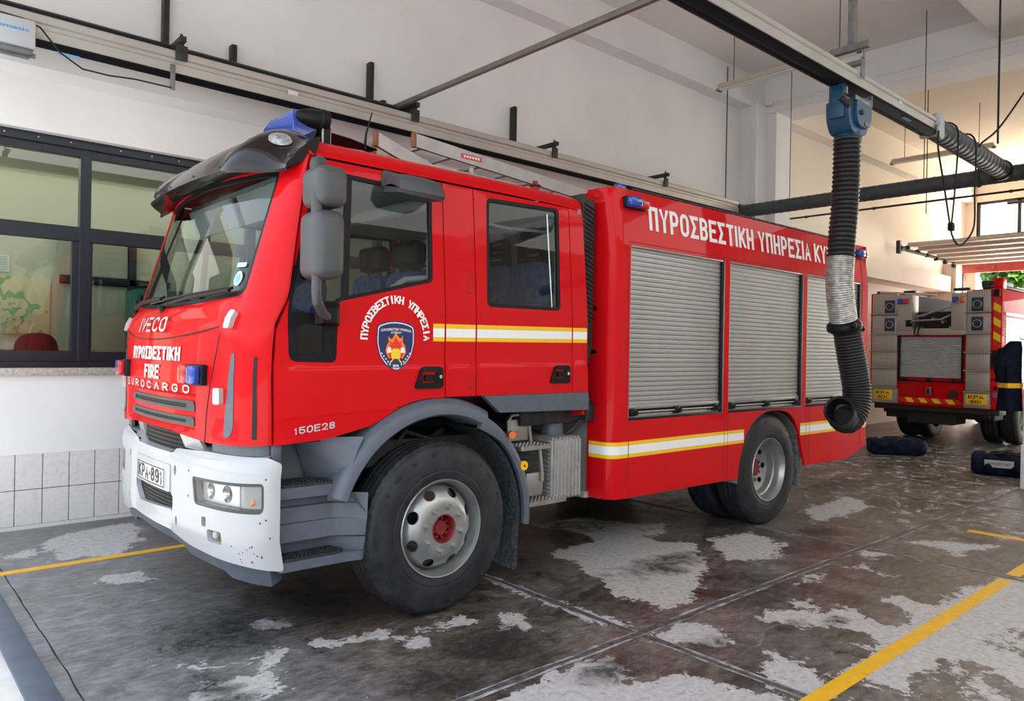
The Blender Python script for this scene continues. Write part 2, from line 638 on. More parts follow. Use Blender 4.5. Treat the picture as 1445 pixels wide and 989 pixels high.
def tiles_mat():
    m = bpy.data.materials.new('grey_wall_tiles')
    m.use_nodes = True
    nt = m.node_tree
    b = nt.nodes['Principled BSDF']
    tc = nt.nodes.new('ShaderNodeTexCoord')
    n = nt.nodes.new('ShaderNodeTexNoise')
    n.inputs['Scale'].default_value = 25
    n.inputs['Detail'].default_value = 8
    r = nt.nodes.new('ShaderNodeValToRGB')
    r.color_ramp.elements[0].position = .30
    r.color_ramp.elements[0].color = (.66, .635, .635, 1)
    r.color_ramp.elements[1].position = .5
    r.color_ramp.elements[1].color = (.74, .72, .72, 1)
    nt.links.new(tc.outputs['Object'], n.inputs['Vector'])
    nt.links.new(n.outputs['Fac'], r.inputs[0])
    nt.links.new(r.outputs[0], b.inputs['Base Color'])
    b.inputs['Roughness'].default_value = .35
    return m
TILE = tiles_mat()

def floor_mat():
    m = bpy.data.materials.new('stained_concrete')
    m.use_nodes = True
    nt = m.node_tree
    L = nt.links.new
    b = nt.nodes['Principled BSDF']
    tc = nt.nodes.new('ShaderNodeTexCoord')
    at = nt.nodes.new('ShaderNodeAttribute')
    at.attribute_name = 'wear_daylight'
    sep = nt.nodes.new('ShaderNodeSeparateColor')
    L(at.outputs['Color'], sep.inputs[0])
    def noi(scale, detail, rough=.6, dist=0., vec=None):
        n = nt.nodes.new('ShaderNodeTexNoise')
        n.inputs['Scale'].default_value = scale
        n.inputs['Detail'].default_value = detail
        n.inputs['Roughness'].default_value = rough
        n.inputs['Distortion'].default_value = dist
        L(vec or tc.outputs['Object'], n.inputs['Vector'])
        return n.outputs['Fac']
    def ramp(fac, stops):
        r = nt.nodes.new('ShaderNodeValToRGB')
        e = r.color_ramp.elements
        e[0].position, e[0].color = stops[0][0], (*stops[0][1], 1)
        e[1].position, e[1].color = stops[-1][0], (*stops[-1][1], 1)
        for p, c in stops[1:-1]:
            x = e.new(p)
            x.color = (*c, 1)
        L(fac, r.inputs[0])
        return r.outputs[0]
    def math_(op, a, bb, c=None):
        n = nt.nodes.new('ShaderNodeMath')
        n.operation = op
        for i, v in enumerate((a, bb, c)):
            if v is None:
                continue
            if isinstance(v, (int, float)):
                n.inputs[i].default_value = v
            else:
                L(v, n.inputs[i])
        return n.outputs[0]
    def mix(f, a, bb):
        n = nt.nodes.new('ShaderNodeMix')
        n.data_type = 'RGBA'
        L(f, n.inputs['Factor'])
        for s_, v in (('A', a), ('B', bb)):
            i = [k for k in n.inputs if k.name == s_ and k.type == 'RGBA'][0]
            if isinstance(v, tuple):
                i.default_value = (*v, 1)
            else:
                L(v, i)
        return [k for k in n.outputs if k.type == 'RGBA'][0]
    g = lambda v: (v, v, v)
    # stretched coordinates: streaks run along the lanes
    mp = nt.nodes.new('ShaderNodeMapping')
    mp.inputs['Scale'].default_value = (.7, 1.5, 1)
    L(tc.outputs['Object'], mp.inputs['Vector'])
    big = noi(.9, 5, .6, .6)
    mid = noi(4.5, 8, .65, .8)
    fine = noi(26, 8, .7, .3)
    edge = math_('ADD', math_('MULTIPLY', noi(4.2, 9, .70, .25), .6), math_('MULTIPLY', noi(17, 9, .72, .2), .4))
    streak = noi(13, 12, .78, .6, mp.outputs[0])
    dark = ramp(math_('ADD', math_('MULTIPLY', streak, .42), math_('ADD', math_('MULTIPLY', mid, .33), math_('MULTIPLY', big, .25))), [(.39, (.018, .015, .013)), (.46, (.060, .052, .045)), (.53, (.125, .110, .098)), (.62, (.235, .215, .195))])
    grey = ramp(math_('ADD', math_('MULTIPLY', streak, .5), math_('MULTIPLY', mid, .5)), [(.38, (.075, .075, .08)), (.5, (.16, .16, .168)), (.62, (.28, .28, .29))])
    base = mix(sep.outputs[1], dark, grey)
    light = ramp(fine, [(.30, (.26, .25, .24)), (.45, (.40, .39, .385)), (.7, (.52, .51, .51))])
    f = math_('ADD', sep.outputs[0], math_('MULTIPLY', math_('SUBTRACT', edge, .5), 2.6))
    mask = ramp(f, [(.50, g(0)), (.525, g(1))])
    col = mix(mask, base, light)
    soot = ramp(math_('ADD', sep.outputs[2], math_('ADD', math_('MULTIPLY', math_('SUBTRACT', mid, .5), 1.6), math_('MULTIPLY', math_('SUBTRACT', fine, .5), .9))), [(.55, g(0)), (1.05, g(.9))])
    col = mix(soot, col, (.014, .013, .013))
    specks = ramp(noi(60, 3, .6), [(.70, g(0)), (.74, g(.75))])
    col = mix(specks, col, (.05, .045, .04))
    L(col, b.inputs['Base Color'])
    rg = ramp(mask, [(0, g(.36)), (1, g(.66))])
    b.inputs['Specular IOR Level'].default_value = .35
    rr = math_('ADD', rg, math_('MULTIPLY', math_('SUBTRACT', mid, .5), .5))
    L(rr, b.inputs['Roughness'])
    bp = nt.nodes.new('ShaderNodeBump')
    bp.inputs['Strength'].default_value = .25
    bp.inputs['Distance'].default_value = .006
    L(math_('ADD', math_('MULTIPLY', fine, .6), math_('MULTIPLY', mask, .5)), bp.inputs['Height'])
    L(bp.outputs[0], b.inputs['Normal'])
    return m
FLOORM = floor_mat()

# light worn patches (polygons on the floor, metres), each with an edge softness
PATCHES = [[(4.73,5.07),(5.31,4.97),(5.45,4.69),(5.78,4.26),(5.51,4.05),(5.27,4.08),(5.12,3.91),(5.42,3.67),(4.8,3.15),(3.92,2.77),(3.84,2.82),(3.87,3.0),(3.83,3.28),(3.98,3.47),(4.16,3.88),(4.14,4.12),(4.29,4.25),(4.76,4.24),(4.92,4.49),(4.76,4.83)],[(2.33,2.6),(2.71,2.64),(2.95,2.62),(3.02,2.56),(2.9,2.39),(2.96,2.27),(3.15,2.21),(3.23,2.05),(3.29,1.73),(3.08,1.61),(2.03,2.48)],[(3.45,2.64),(3.75,2.65),(3.86,2.53),(3.73,2.29),(3.43,2.42),(3.41,2.55)],[(2.95,3.4),(3.07,3.36),(3.02,3.14),(2.93,3.17)],[(3.38,4.0),(3.42,3.72),(3.42,3.38),(3.44,3.06),(3.51,2.77),(3.41,2.78),(3.33,3.1),(3.33,3.45)],[(4.32,2.43),(4.52,2.31),(4.54,2.21),(4.67,2.23),(4.88,2.1),(4.89,2.01),(4.79,2.05),(4.66,1.89),(4.67,1.81),(5.04,1.77),(5.07,1.79),(5.15,2.09),(5.32,2.0),(5.28,1.78),(5.63,1.8),(6.37,1.69),(6.73,1.46),(5.52,1.2),(4.99,1.39),(4.65,1.26),(4.53,1.22),(4.38,1.42),(3.91,1.47),(3.82,1.59),(3.78,1.7),(4.25,1.73),(4.44,1.83),(4.42,1.95),(4.32,2.1),(4.22,2.18),(4.21,2.37)],[(3.79,2.13),(3.78,2.03),(3.79,1.91),(3.72,1.81),(3.77,1.71),(3.41,1.67),(3.42,1.83),(3.39,1.9)],[(6.91,2.56),(7.05,2.52),(7.45,2.0),(7.09,2.07),(6.79,2.11),(6.95,2.31)],[(5.03,2.58),(5.49,2.63),(5.42,2.55),(5.11,2.52)],[(5.69,2.58),(5.9,2.48),(5.79,2.21),(5.66,2.23),(5.78,2.38)],[(6.31,2.68),(6.41,2.47),(6.08,2.48),(6.13,2.56)],[(4.84,1.54),(4.85,1.24),(4.79,1.15),(4.19,0.9),(4.39,1.13),(4.35,1.16)],[(4.62,2.43),(4.81,2.35),(4.58,2.22),(4.57,2.35)],[(1.22,3.97),(1.38,3.87),(1.37,3.74),(1.22,3.84)],[(1.3,3.64),(1.62,3.48),(1.55,3.29),(1.44,3.3),(1.3,3.37),(1.24,3.46)],[(1.57,3.74),(1.76,3.77),(1.71,3.58),(1.53,3.61)],[(1.89,3.79),(2.3,3.65),(2.26,3.55),(1.87,3.67)],[(1.75,4.23),(1.97,4.24),(1.92,4.03),(1.75,4.12)],[(2.36,3.53),(2.52,3.54),(2.36,3.28),(2.27,3.35)],[(2.58,3.56),(2.83,3.54),(2.79,3.42),(2.55,3.45)],[(2.95,3.42),(3.13,3.33),(3.04,3.17),(2.86,3.25)],[(1.19,6.99),(1.49,7.25),(1.96,7.33),(1.83,6.63),(1.52,6.21),(1.17,6.36)],[(1.27,5.73),(1.58,5.7),(1.57,5.43),(1.29,5.46)],[(0.92,6.79),(1.06,6.81),(1.05,6.57),(0.9,6.62)],[(5.63,3.69),(6.16,3.6),(5.95,3.15),(5.41,3.03),(5.14,3.24)],[(7.42,3.77),(8.64,3.8),(8.23,3.39),(7.12,3.4)]]
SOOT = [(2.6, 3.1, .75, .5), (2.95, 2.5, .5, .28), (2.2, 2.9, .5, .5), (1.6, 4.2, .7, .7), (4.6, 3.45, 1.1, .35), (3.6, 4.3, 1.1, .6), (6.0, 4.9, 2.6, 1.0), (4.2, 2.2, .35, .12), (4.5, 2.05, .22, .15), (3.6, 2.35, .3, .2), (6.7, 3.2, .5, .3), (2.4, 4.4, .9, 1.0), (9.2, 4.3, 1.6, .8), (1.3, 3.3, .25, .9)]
def make_floor():
    bm = bmesh.new()
    lay = bm.loops.layers.float_color.new('wear_daylight')
    def field(x, y):
        best = 0
        for poly in PATCHES:
            xs = [p[0] for p in poly]
            ys = [p[1] for p in poly]
            if x < min(xs)-.4 or x > max(xs)+.4 or y < min(ys)-.4 or y > max(ys)+.4:
                continue
            d = min(segd((x, y), poly[i-1], poly[i]) for i in range(len(poly)))
            v = .5 + (d if inpoly((x, y), poly) else -d)/.30
            best = max(best, min(.92, v))
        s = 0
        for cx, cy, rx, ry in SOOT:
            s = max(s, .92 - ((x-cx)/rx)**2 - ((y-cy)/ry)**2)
        door_light = max(0, min(1, (2.1 - x)/.8))  # outside daylight put into the floor colour: paler blue-grey towards the front door
        if y < 1.7:
            best = max(best, .47)
        far = max(0, min(1, (x-6.0)/2.2))
        best = max(best, .17 + .21*far)
        return (max(0, best), door_light, max(0, min(1, s)), 1)
    def grid(x0, x1, y0, y1, st):
        nx, ny = int(round((x1-x0)/st)), int(round((y1-y0)/st))
        V = [[bm.verts.new((x0+(x1-x0)*i/nx, y0+(y1-y0)*j/ny, 0)) for j in range(ny+1)] for i in range(nx+1)]
        val = {}
        for i in range(nx):
            for j in range(ny):
                f = bm.faces.new((V[i][j], V[i+1][j], V[i+1][j+1], V[i][j+1]))
                for l in f.loops:
                    k = l.vert
                    if k not in val:
                        val[k] = field(k.co.x, k.co.y)
                    l[lay] = val[k]
    grid(.62, 8.62, 1.0, 7.6, .05)
    grid(8.62, 24.4, 1.0, 7.6, .2)
    grid(.62, 24.4, -9.0, 1.0, .25)
    me = bpy.data.meshes.new('floor')
    bm.to_mesh(me)
    bm.free()
    me.materials.append(FLOORM)
    o = bpy.data.objects.new('floor', me)
    COL.objects.link(o)
    tag(o, kind='structure')
make_floor()

def struct(mb, name, m, smooth=30, bevel=0):
    return tag(mb.build(name, m, None, smooth, bevel), kind='structure')

# foundation slab and the sunlit apron outside
struct(MB().box((-14, -30, -.3), (.62, 30, -.012)), 'ground_apron', PAVE)
struct(MB().box((.62, -9, -.3), (24.4, 7.9, -.02)), 'floor_slab', PAVE)
struct(MB().box((24.4, -30, -.3), (60, 40, -.02)), 'ground_yard', PAVE)
struct(MB().box((.615, -8.8, -.02), (.745, 7.57, .006), .003), 'trim_channel', BLUEGREY)
# expansion joints in the slab
JOINT = mat('joint_filler', (.085, .085, .09), .55, var=.5, vscale=20, bump=.3, bscale=50)
JOINTL = mat('joint_edge', (.30, .30, .30), .7, var=.6, vscale=14)
def joint(p0, p1, name, up=0):
    d = Vector((p1[0]-p0[0], p1[1]-p0[1], 0))
    n = Vector((-d.y, d.x, 0)).normalized()
    N = max(2, int(d.length/.06))
    mb = MB()
    for w0, w1, z, mi in ((-.034, .034, .0012, 1), (-.02, .02, .0022, 0)):
        rows = []
        for i in range(N+1):
            c = Vector((p0[0], p0[1], 0)) + d*(i/N)
            a = noise.noise(c*3.1 + Vector((0, 0, mi)))*.018
            bq = noise.noise(c*2.7 + Vector((5, 0, mi)))*.018
            rows.append([c + n*(w0+a) + Vector((0, 0, z+up)), c + n*(w1+bq) + Vector((0, 0, z+up))])
        mb.mi = mi
        mb.loft(rows)
    struct(mb, name, [JOINT, JOINTL])
joint((.9, 2.69), (20, 2.69), 'trim_joint_lane', .0016)
joint((3.41, 1.0), (3.41, 7.5), 'trim_joint_front')
joint((6.41, 1.0), (6.41, 7.5), 'trim_joint_middle')
joint((9.41, 1.0), (9.41, 7.5), 'trim_joint_rear')
# fine crack along the threshold
mb = MB()
rows = []
for i in range(120):
    y = 1.5 + i*.05
    x = .815 + noise.noise(Vector((0, y*2.2, 0)))*.025
    rows.append([(x, y, .0015), (x+.007+.005*noise.noise(Vector((3, y*5, 0))), y, .0015)])
struct(mb.loft(rows), 'trim_crack', MATBLACK)

def line_mat():
    m = bpy.data.materials.new('yellow_line_paint')
    m.use_nodes = True
    nt = m.node_tree
    b = nt.nodes['Principled BSDF']
    tc = nt.nodes.new('ShaderNodeTexCoord')
    n = nt.nodes.new('ShaderNodeTexNoise')
    n.inputs['Scale'].default_value = 14
    n.inputs['Detail'].default_value = 10
    n.inputs['Roughness'].default_value = .75
    r = nt.nodes.new('ShaderNodeValToRGB')
    for k, (p, c) in enumerate(((.30, (.20, .12, .02)), (.38, (.68, .36, .004)))):
        r.color_ramp.elements[k].position = p
        r.color_ramp.elements[k].color = (*c, 1)
    e = r.color_ramp.elements.new(.7)
    e.color = (.80, .46, .006, 1)
    nt.links.new(tc.outputs['Object'], n.inputs['Vector'])
    nt.links.new(n.outputs['Fac'], r.inputs[0])
    nt.links.new(r.outputs[0], b.inputs['Base Color'])
    b.inputs['Roughness'].default_value = .5
    return m
YLINE = line_mat()
for nm, x0, x1, yy in (('trim_bay_line', .76, 6.33, 1.60), ('trim_bay_line_far', .76, 13, 6.15), ('trim_bay_line_rear', 6.5, 14, 1.60)):
    struct(MB().box((x0, yy, 0), (x1, yy+.09, .003)), nm, YLINE)
struct(MB().box((7.80, 1.75, 0), (7.90, 2.35, .003)), 'trim_bay_mark', YLINE)

# ---- far side wall (left in the photo), in three depths
YW = 7.57
mb = MB()
wx0, wx1 = -.2, 5.6
# lower wall with the office window opening
mb.box((.55, YW, 0), (6.4, YW+.3, 1.33))
mb.box((5.6, YW, 1.33), (6.4, YW+.3, 3.45))
mb.box((.55, YW, 3.45), (6.4, YW+.3, 3.9))
mb.box((6.4, YW, 0), (24.4, YW+.3, 3.9))
mb.box((.55, YW, 1.33), (.62, YW+.3, 3.45))
mb.box((.55, 7.23, 3.887), (24.4, YW+.3, 5.945))
struct(mb, 'wall_left', PLASTER)
struct(MB().box((.55, 6.97, 5.945), (24.4, YW+.3, 6.6)), 'wall_left_beam', PLASTER)
# tile dado
mb = MB()
tw = .2035
x = .665 - .0
i = 0
while x < 12:
    for z0, z1 in ((.036, .336), (.342, .642)):
        mb.box((x+.003, YW-.012, z0), (x+tw-.003, YW, z1), .0015, 1)
    x += tw
struct(mb, 'wall_left_tiles', TILE)
struct(MB().box((.62, YW-.006, 0), (12.9, YW+.001, .642)), 'trim_grout', mat('grout', (.03, .03, .032), .8))
struct(MB().box((.62, YW-.016, 0), (12.9, YW-.004, .033)), 'baseboard_left', TILE)
# pilaster, cross beam, ceiling
mb = MB().box((12.1, 6.72, 0), (12.62, 7.3, 6.0)).box((11.75, 6.9, 0), (12.1, 7.3, 6.0))
struct(mb, 'wall_left_pilaster', PLASTER)
mb = MB().box((12.1, -9, 5.86), (12.75, 7.3, 6.6))
mb.box((12.06, -9, 5.86), (12.1, 6.98, 5.98), .006)
struct(mb, 'trim_cross_beam', PLASTER)
struct(MB().box((.3, -9, 6.48), (12.4, 7.6, 6.7)), 'ceiling', CEILM)
struct(MB().box((12.4, -9, 6.62), (24.4, 7.6, 6.75)), 'ceiling_rear', PLASTERW)
struct(MB().box((.3, 3.35, 6.30), (12.1, 3.3, 6.5)).box((.3, 2.2, 6.1), (12.1, 3.32, 6.5)), 'trim_lane_beam', CEILM)
# front header over the open doors, side and rear walls
struct(MB().box((.3, -9, 4.75), (.6, 7.7, 6.7)), 'wall_front', PLASTER)
struct(MB().box((.3, -4.4, 0), (.62, -3.3, 4.75)), 'wall_front_pier', PLASTER)
struct(MB().box((.3, -9.3, 0), (24.4, -9, 6.75)), 'wall_right', mat('shaded_wall_paint', (.62, .60, .57), .9))
mb = MB()
mb.box((23.45, -9, 4.05), (23.75, 7.7, 5.0))
mb.box((23.45, -9, 5.95), (23.75, 7.7, 6.75))
mb.box((23.45, 6.95, 4.05), (23.75, 7.7, 6.75))
mb.box((23.45, -9, 0), (23.75, -2.0, 6.75))
mb.box((23.45, 6.95, 0), (23.75, 7.7, 4.05))
struct(mb, 'wall_rear', PLASTERW)
struct(MB().box((21.75, 6.9, 0), (22.2, 7.6, 4.1)).box((12.7, 7.0, 3.35), (21.7, 7.6, 3.75)), 'trim_side_ledge', PLASTERW)
struct(MB().box((12.62, 7.215, 3.75), (23.45, 7.24, 5.945)).box((12.62, 6.96, 5.94), (23.45, 6.99, 6.62)).box((12.62, 7.555, 0), (23.45, 7.585, 3.4)), 'wall_left_rear', PLASTERW)

# ---- office window in the far wall
YF = 7.72
mb = MB()
x0, x1, z0, z1 = .62, 5.6, 1.385, 3.45
def bar(a, b, c, d, y0=YF-.03, y1=YF+.05):
    mb.box((a, y0, b), (c, y1, d), .004, 1)
bar(x0, z0, x1, 1.44, YF-.06)
bar(x0, 1.44, x1, 1.535)
bar(x0, 3.30, x1, z1)
bar(x0, 3.37, x1, z1, YF-.06)
bar(x0, 2.535, x1, 2.665, YF-.033, YF+.053)
bar(x0, 1.44, .70, 3.40, YF-.034, YF+.054)
for c in (1.60, 3.15, 4.7):
    bar(c-.045, 1.44, c+.045, 3.40, YF-.036, YF+.056)
bar(1.50, 1.5, 1.57, 2.58, YF-.01)
bar(1.62, 1.5, 1.67, 2.58, YF-.01)
bar(3.06, 1.5, 3.12, 2.58, YF-.01)
win = struct(mb, 'window_1', FRAMEB)
mb = MB()
for k, xx in enumerate((.72, .97, 1.22, 1.47, 1.88, 2.15, 2.4)):
    mb.ell((xx, YF-.062, 3.412), (.008, .006, .008), 8, 6)
tag(mb.build('frame_screws', CHROME, win), kind='structure')
tag(MB().box((.66, YF+.005, 1.50), (5.6, YF+.009, 3.36)).build('window_pane', GLASSO, win, 0), kind='structure')
mb = MB()
xx = .1
for a, b in ((.56, 1.905), (1.91, 3.4), (3.405, 5.7)):
    mb.box((a, YW-.05, 1.322), (b, YF, 1.388), .006)
struct(mb, 'window_1_sill', GRANITE)

# ---- the watch room behind the glass
mb = MB()
mb.box((-1, 9.6, 0), (7, 9.75, 3.9))
mb.box((-1.1, 7.8, 0), (-1, 9.7, 3.9))
mb.box((6.6, 7.8, 0), (6.7, 9.7, 3.9))
struct(mb, 'wall_office', ROOMW)
struct(MB().box((-1, 7.87, 3.78), (7, 9.7, 3.88)), 'ceiling_office', ROOMW)
struct(MB().box((-1, 7.87, 0), (7, 9.7, .78)), 'floor_office', GRANITE)
# partition frame
mb = MB()
mb.box((2.44, 9.50, .8), (2.52, 9.58, 2.80), .004)
mb.box((1.75, 9.50, 2.28), (2.9, 9.58, 2.36), .004)
mb.box((1.75, 9.54, .8), (2.46, 9.6, 2.8))
struct(mb, 'trim_partition', [FRAMEB])
struct(MB().box((1.72, 9.535, .82), (2.43, 9.545, 2.27)).box((1.72, 9.535, 2.37), (2.43, 9.545, 2.8)), 'trim_partition_panel', mat('partition_grey', (.36, .36, .31), .8))

def map_mat():
    m = bpy.data.materials.new('coast_map_print')
    m.use_nodes = True
    nt = m.node_tree
    b = nt.nodes['Principled BSDF']
    tc = nt.nodes.new('ShaderNodeTexCoord')
    sp = nt.nodes.new('ShaderNodeSeparateXYZ')
    nt.links.new(tc.outputs['Object'], sp.inputs[0])
    n = nt.nodes.new('ShaderNodeTexNoise')
    n.inputs['Scale'].default_value = 5
    n.inputs['Detail'].default_value = 5
    nt.links.new(tc.outputs['Object'], n.inputs['Vector'])
    a = nt.nodes.new('ShaderNodeMath')
    a.operation = 'MULTIPLY_ADD'
    a.inputs[1].default_value = .85
    nt.links.new(sp.outputs['X'], a.inputs[0])
    nt.links.new(n.outputs['Fac'], a.inputs[2])
    z = nt.nodes.new('ShaderNodeMath')
    z.operation = 'MULTIPLY_ADD'
    z.inputs[1].default_value = .28
    nt.links.new(sp.outputs['Z'], z.inputs[0])
    nt.links.new(a.outputs[0], z.inputs[2])
    r = nt.nodes.new('ShaderNodeValToRGB')
    r.color_ramp.interpolation = 'CONSTANT'
    st = ((0, (.10, .36, .60)), (.50, (.62, .52, .25)), (.60, (.22, .42, .16)), (.66, (.72, .58, .34)), (.76, (.18, .40, .15)), (.84, (.70, .58, .36)))
    r.color_ramp.elements[0].color = (*st[0][1], 1)
    r.color_ramp.elements[1].position = st[1][0]
    r.color_ramp.elements[1].color = (*st[1][1], 1)
    for p, c in st[2:]:
        r.color_ramp.elements.new(p).color = (*c, 1)
    nt.links.new(z.outputs[0], r.inputs[0])
    nt.links.new(r.outputs[0], b.inputs['Base Color'])
    return m
tag(MB().box((.55, 9.575, 1.70), (1.66, 9.598, 2.32), .004).build('wall_map', map_mat()), 'large coastline map seen through the lower left office window', 'map')
PAPER = mat('paper', (.72, .72, .68), .8)
BLUEPR = mat('blue_print', (.05, .08, .40), .6)
mb = MB().box((1.02, 9.585, 2.36), (1.28, 9.598, 2.54))
mb.mi = 1
for k in range(6):
    mb.box((1.04, 9.582, 2.38+k*.026), (1.26, 9.586, 2.39+k*.026))
tag(mb.build('wall_notice', [PAPER, mat('pale_blue_print', (.35, .5, .6), .7)]), 'small printed notice above the map in the office', 'notice')
mb = MB().box((.62, 9.2, 1.60), (1.16, 9.215, 1.86), .003)
mb.mi = 1
mb.box((.64, 9.195, 1.74), (1.10, 9.202, 1.83))
mb.mi = 0
add_text(mb, 'ΠΥΡΟΣΒΕΣΤΙΚΗ', lambda u, v, o: (u, 9.194-o, v), .72, 1.775, .28, .022)
t = tag(mb.build('desk_sign', [PAPER, BLUEPR]), 'white sign with a blue band below the office map', 'sign')
# desk
dk = empty('office_desk', (1.2, 8.95, .78), 'wooden desk below the map inside the office', 'desk')
MB().box((.5, 8.6, 1.50), (1.9, 9.3, 1.54), .006).build('desk_top', mat('desk_wood', (.30, .22, .14), .5), dk)
for a in (.55, 1.85):
    for bq in (8.65, 9.25):
        MB().box((a-.025, bq-.025, .78), (a+.025, bq+.025, 1.5)).build('leg', DARK, dk)
ch = empty('office_chair', (1.32, 8.45, .78), 'maroon padded office chair showing above the window sill', 'chair')
MAROON = mat('maroon_fabric', (.07, .012, .018), .8)
MB().box((1.1, 8.28, 1.22), (1.55, 8.68, 1.30), .03, 3).build('seat', MAROON, ch)
mb = MB()
mb.panel(rpoly([(1.13, 1.34), (1.55, 1.34), (1.50, 1.70), (1.18, 1.70)], [.05, .05, .14, .14]), [], lambda u, v, o: (u, 8.30+o*1.0+.04*((u-1.34)/.2)**2, v), -.07, .06)
mb.build('backrest', MAROON, ch)
MB().cyl((1.33, 8.46, .8), (1.33, 8.46, 1.23), .03).build('column', DARK, ch)
mb = MB()
for k in range(5):
    mb.box((1.31, 8.44, .80), (1.35, 8.74, .84), rot=Matrix.Rotation(k*2*pi/5, 3, 'Z'), piv=(1.33, 8.46, .82))
mb.build('base', DARK, ch)
cab = empty('filing_cupboard', (2.7, 9.1, .78), 'teal cupboard door behind the right office pane', 'cupboard')
MB().box((2.38, 8.95, .8), (2.95, 9.4, 2.22), .008).build('body', mat('teal_laminate', (.02, .14, .13), .45), cab)
MB().box((2.42, 8.93, 1.9), (2.435, 8.95, 2.15), .003).build('handle', BLACKP, cab)

# ================================================================ the fire engine
YC = 4.88
def itp(tab, v):
    if v <= tab[0][0]:
        return tab[0][1]
    for (a, b), (c, d) in zip(tab, tab[1:]):
        if v <= c:
            return b + (d-b)*(v-a)/(c-a)
    return tab[-1][1]
X0 = [(0.9,1.395),(1.08,1.385),(1.25,1.387),(1.45,1.385),(1.60,1.392),(1.74,1.408),(1.84,1.465),(1.90,1.49),(2.3,1.605),(2.62,1.70),(2.72,1.75),(2.8,1.85)]
TT = [(0,1.16),(1.85,1.16),(2.2,1.135),(2.6,1.105),(2.72,1.085),(2.8,1.05)]
EE = [(1.1,.265),(1.9,.245),(2.3,.19),(2.7,.14)]
BX = [(0.3,1.45),(0.42,1.405),(0.6,1.375),(0.95,1.375),(1.0,1.385),(1.04,1.42)]
TB = [(0,1.25),(2.43,1.25),(2.86,1.205)]
def plan(s, T, E, b, k0, full, ref):
    a = abs(s)
    k = T/ref
    sg = 1 if s >= 0 else -1
    if a <= k0:
        return sg*a*k, b*(a/k0)**2
    u = min(1., (a-k0)/(full-k0))
    p0 = (k0*k, b)
    p2 = (T, E)
    p1 = (T-.012, b+min(.06, (E-b)*.4))
    q = [(1-u)**2*p0[i]+2*u*(1-u)*p1[i]+u*u*p2[i] for i in (0, 1)]
    return sg*q[0], q[1]
def smooth(a, b, v):
    t = max(0, min(1, (v-a)/(b-a)))
    return t*t*(3-2*t)
def FM0(s, z):
    y, dx = plan(s, itp(TT, z), itp(EE, z), .10, .98, 1.30, 1.16)
    # grille recess and the sculpted hollow around the corner vent
    rec = .030*smooth(.66, .61, abs(s))*smooth(1.125, 1.15, z)*smooth(1.345, 1.325, z)
    lip = .012*smooth(-.004, .004, z-(1.64+.07*(s/.87)**2))*smooth(.92, .86, abs(s))
    hol = .018*exp(-((abs(s)-.93)/.075)**2)*smooth(1.10, 1.2, z)*smooth(1.68, 1.5, z)
    return Vector((itp(X0, z)+dx+rec-lip+hol, YC+y, z))
def normal_of(f, u, v, e=.004):
    p = f(u, v)
    n = (f(u+e, v)-f(u-e, v)).cross(f(u, v+e)-f(u, v-e))
    return n.normalized()
def FM(s, z, off=0.):
    p = FM0(s, z)
    if off:
        n = normal_of(FM0, s, z)
        if n.x > 0:
            n = -n
        p = p + n*off
    return p
def BM0(s, z):
    y, dx = plan(s, 1.19, 1.69-1.375, .075, .86, 1.34, 1.19)
    # raised outer thirds, centre section set back a little
    cen = .022*smooth(.40, .36, abs(s))*smooth(.50, .60, z)
    return Vector((itp(BX, z)+dx+cen, YC+y, z))
def BM(s, z, off=0.):
    p = BM0(s, z)
    if off:
        n = normal_of(BM0, s, z)
        if n.x > 0:
            n = -n
        p = p + n*off
    return p
def SMs(side):
    def f(x, z, off=0.):
        st = .010*smooth(1.515, 1.49, z - .012*(x-2.2)) if x > 1.7 else 0
        return Vector((x, YC+side*(itp(TT, z)+off+st), z))
    return f
SM = SMs(-1)
def BD(s, z, off=0.):
    t = itp(TB, z)
    r = .09
    xs = 4.33
    if s >= xs:
        return Vector((s, YC-t-off, z))
    a = (xs-s)/r
    if a <= pi/2:
        return Vector((xs-(r+off)*sin(a), YC-t+r-(r+off)*cos(a), z))
    return Vector((xs-r-off, YC-t+r+(a-pi/2)*r, z))
def gapx(z):
    return itp(X0, z)+itp(EE, z)
def inset(poly, d):
    n = len(poly)
    ar = sum(poly[i-1][0]*poly[i][1]-poly[i][0]*poly[i-1][1] for i in range(n))
    sg = 1 if ar > 0 else -1
    out = []
    for i in range(n):
        a, b, c = Vector(poly[i-1]), Vector(poly[i]), Vector(poly[(i+1) % n])
        e1, e2 = (b-a), (c-b)
        if e1.length < 1e-6 or e2.length < 1e-6:
            out.append(tuple(b))
            continue
        e1.normalize()
        e2.normalize()
        n1, n2 = Vector((-e1.y, e1.x))*sg, Vector((-e2.y, e2.x))*sg
        m = n1+n2
        m = m/max(.5, m.length_squared)*2
        q = b+m*d
        out.append((q.x, q.y))
    return out

truck = empty('fire_truck', (2.7, YC, 0), 'large red fire engine with white bumper parked in the near bay', 'fire engine')
T_ = truck
def seam(pts, f, r=.0035, parent=None, name='panel_gap', m=None):
    mb = MB()
    for line in pts:
        L = []
        for a, b in zip(line, line[1:]):
            n = max(1, int(hypot(b[0]-a[0], b[1]-a[1])/.05))
            L += [(a[0]+(b[0]-a[0])*i/n, a[1]+(b[1]-a[1])*i/n) for i in range(n)]
        L.append(line[-1])
        mb.tube([f(u, v, 0.0) for u, v in L], r, 6)
    return mb.build(name, m or MATBLACK, parent or T_)

# ---------------- cab shell: front skin, roof, rear wall, floor
cab = empty('cab', (2.7, YC, 1.1), None, None)
cab.parent = T_
cab.location = (0, 0, 1.1)
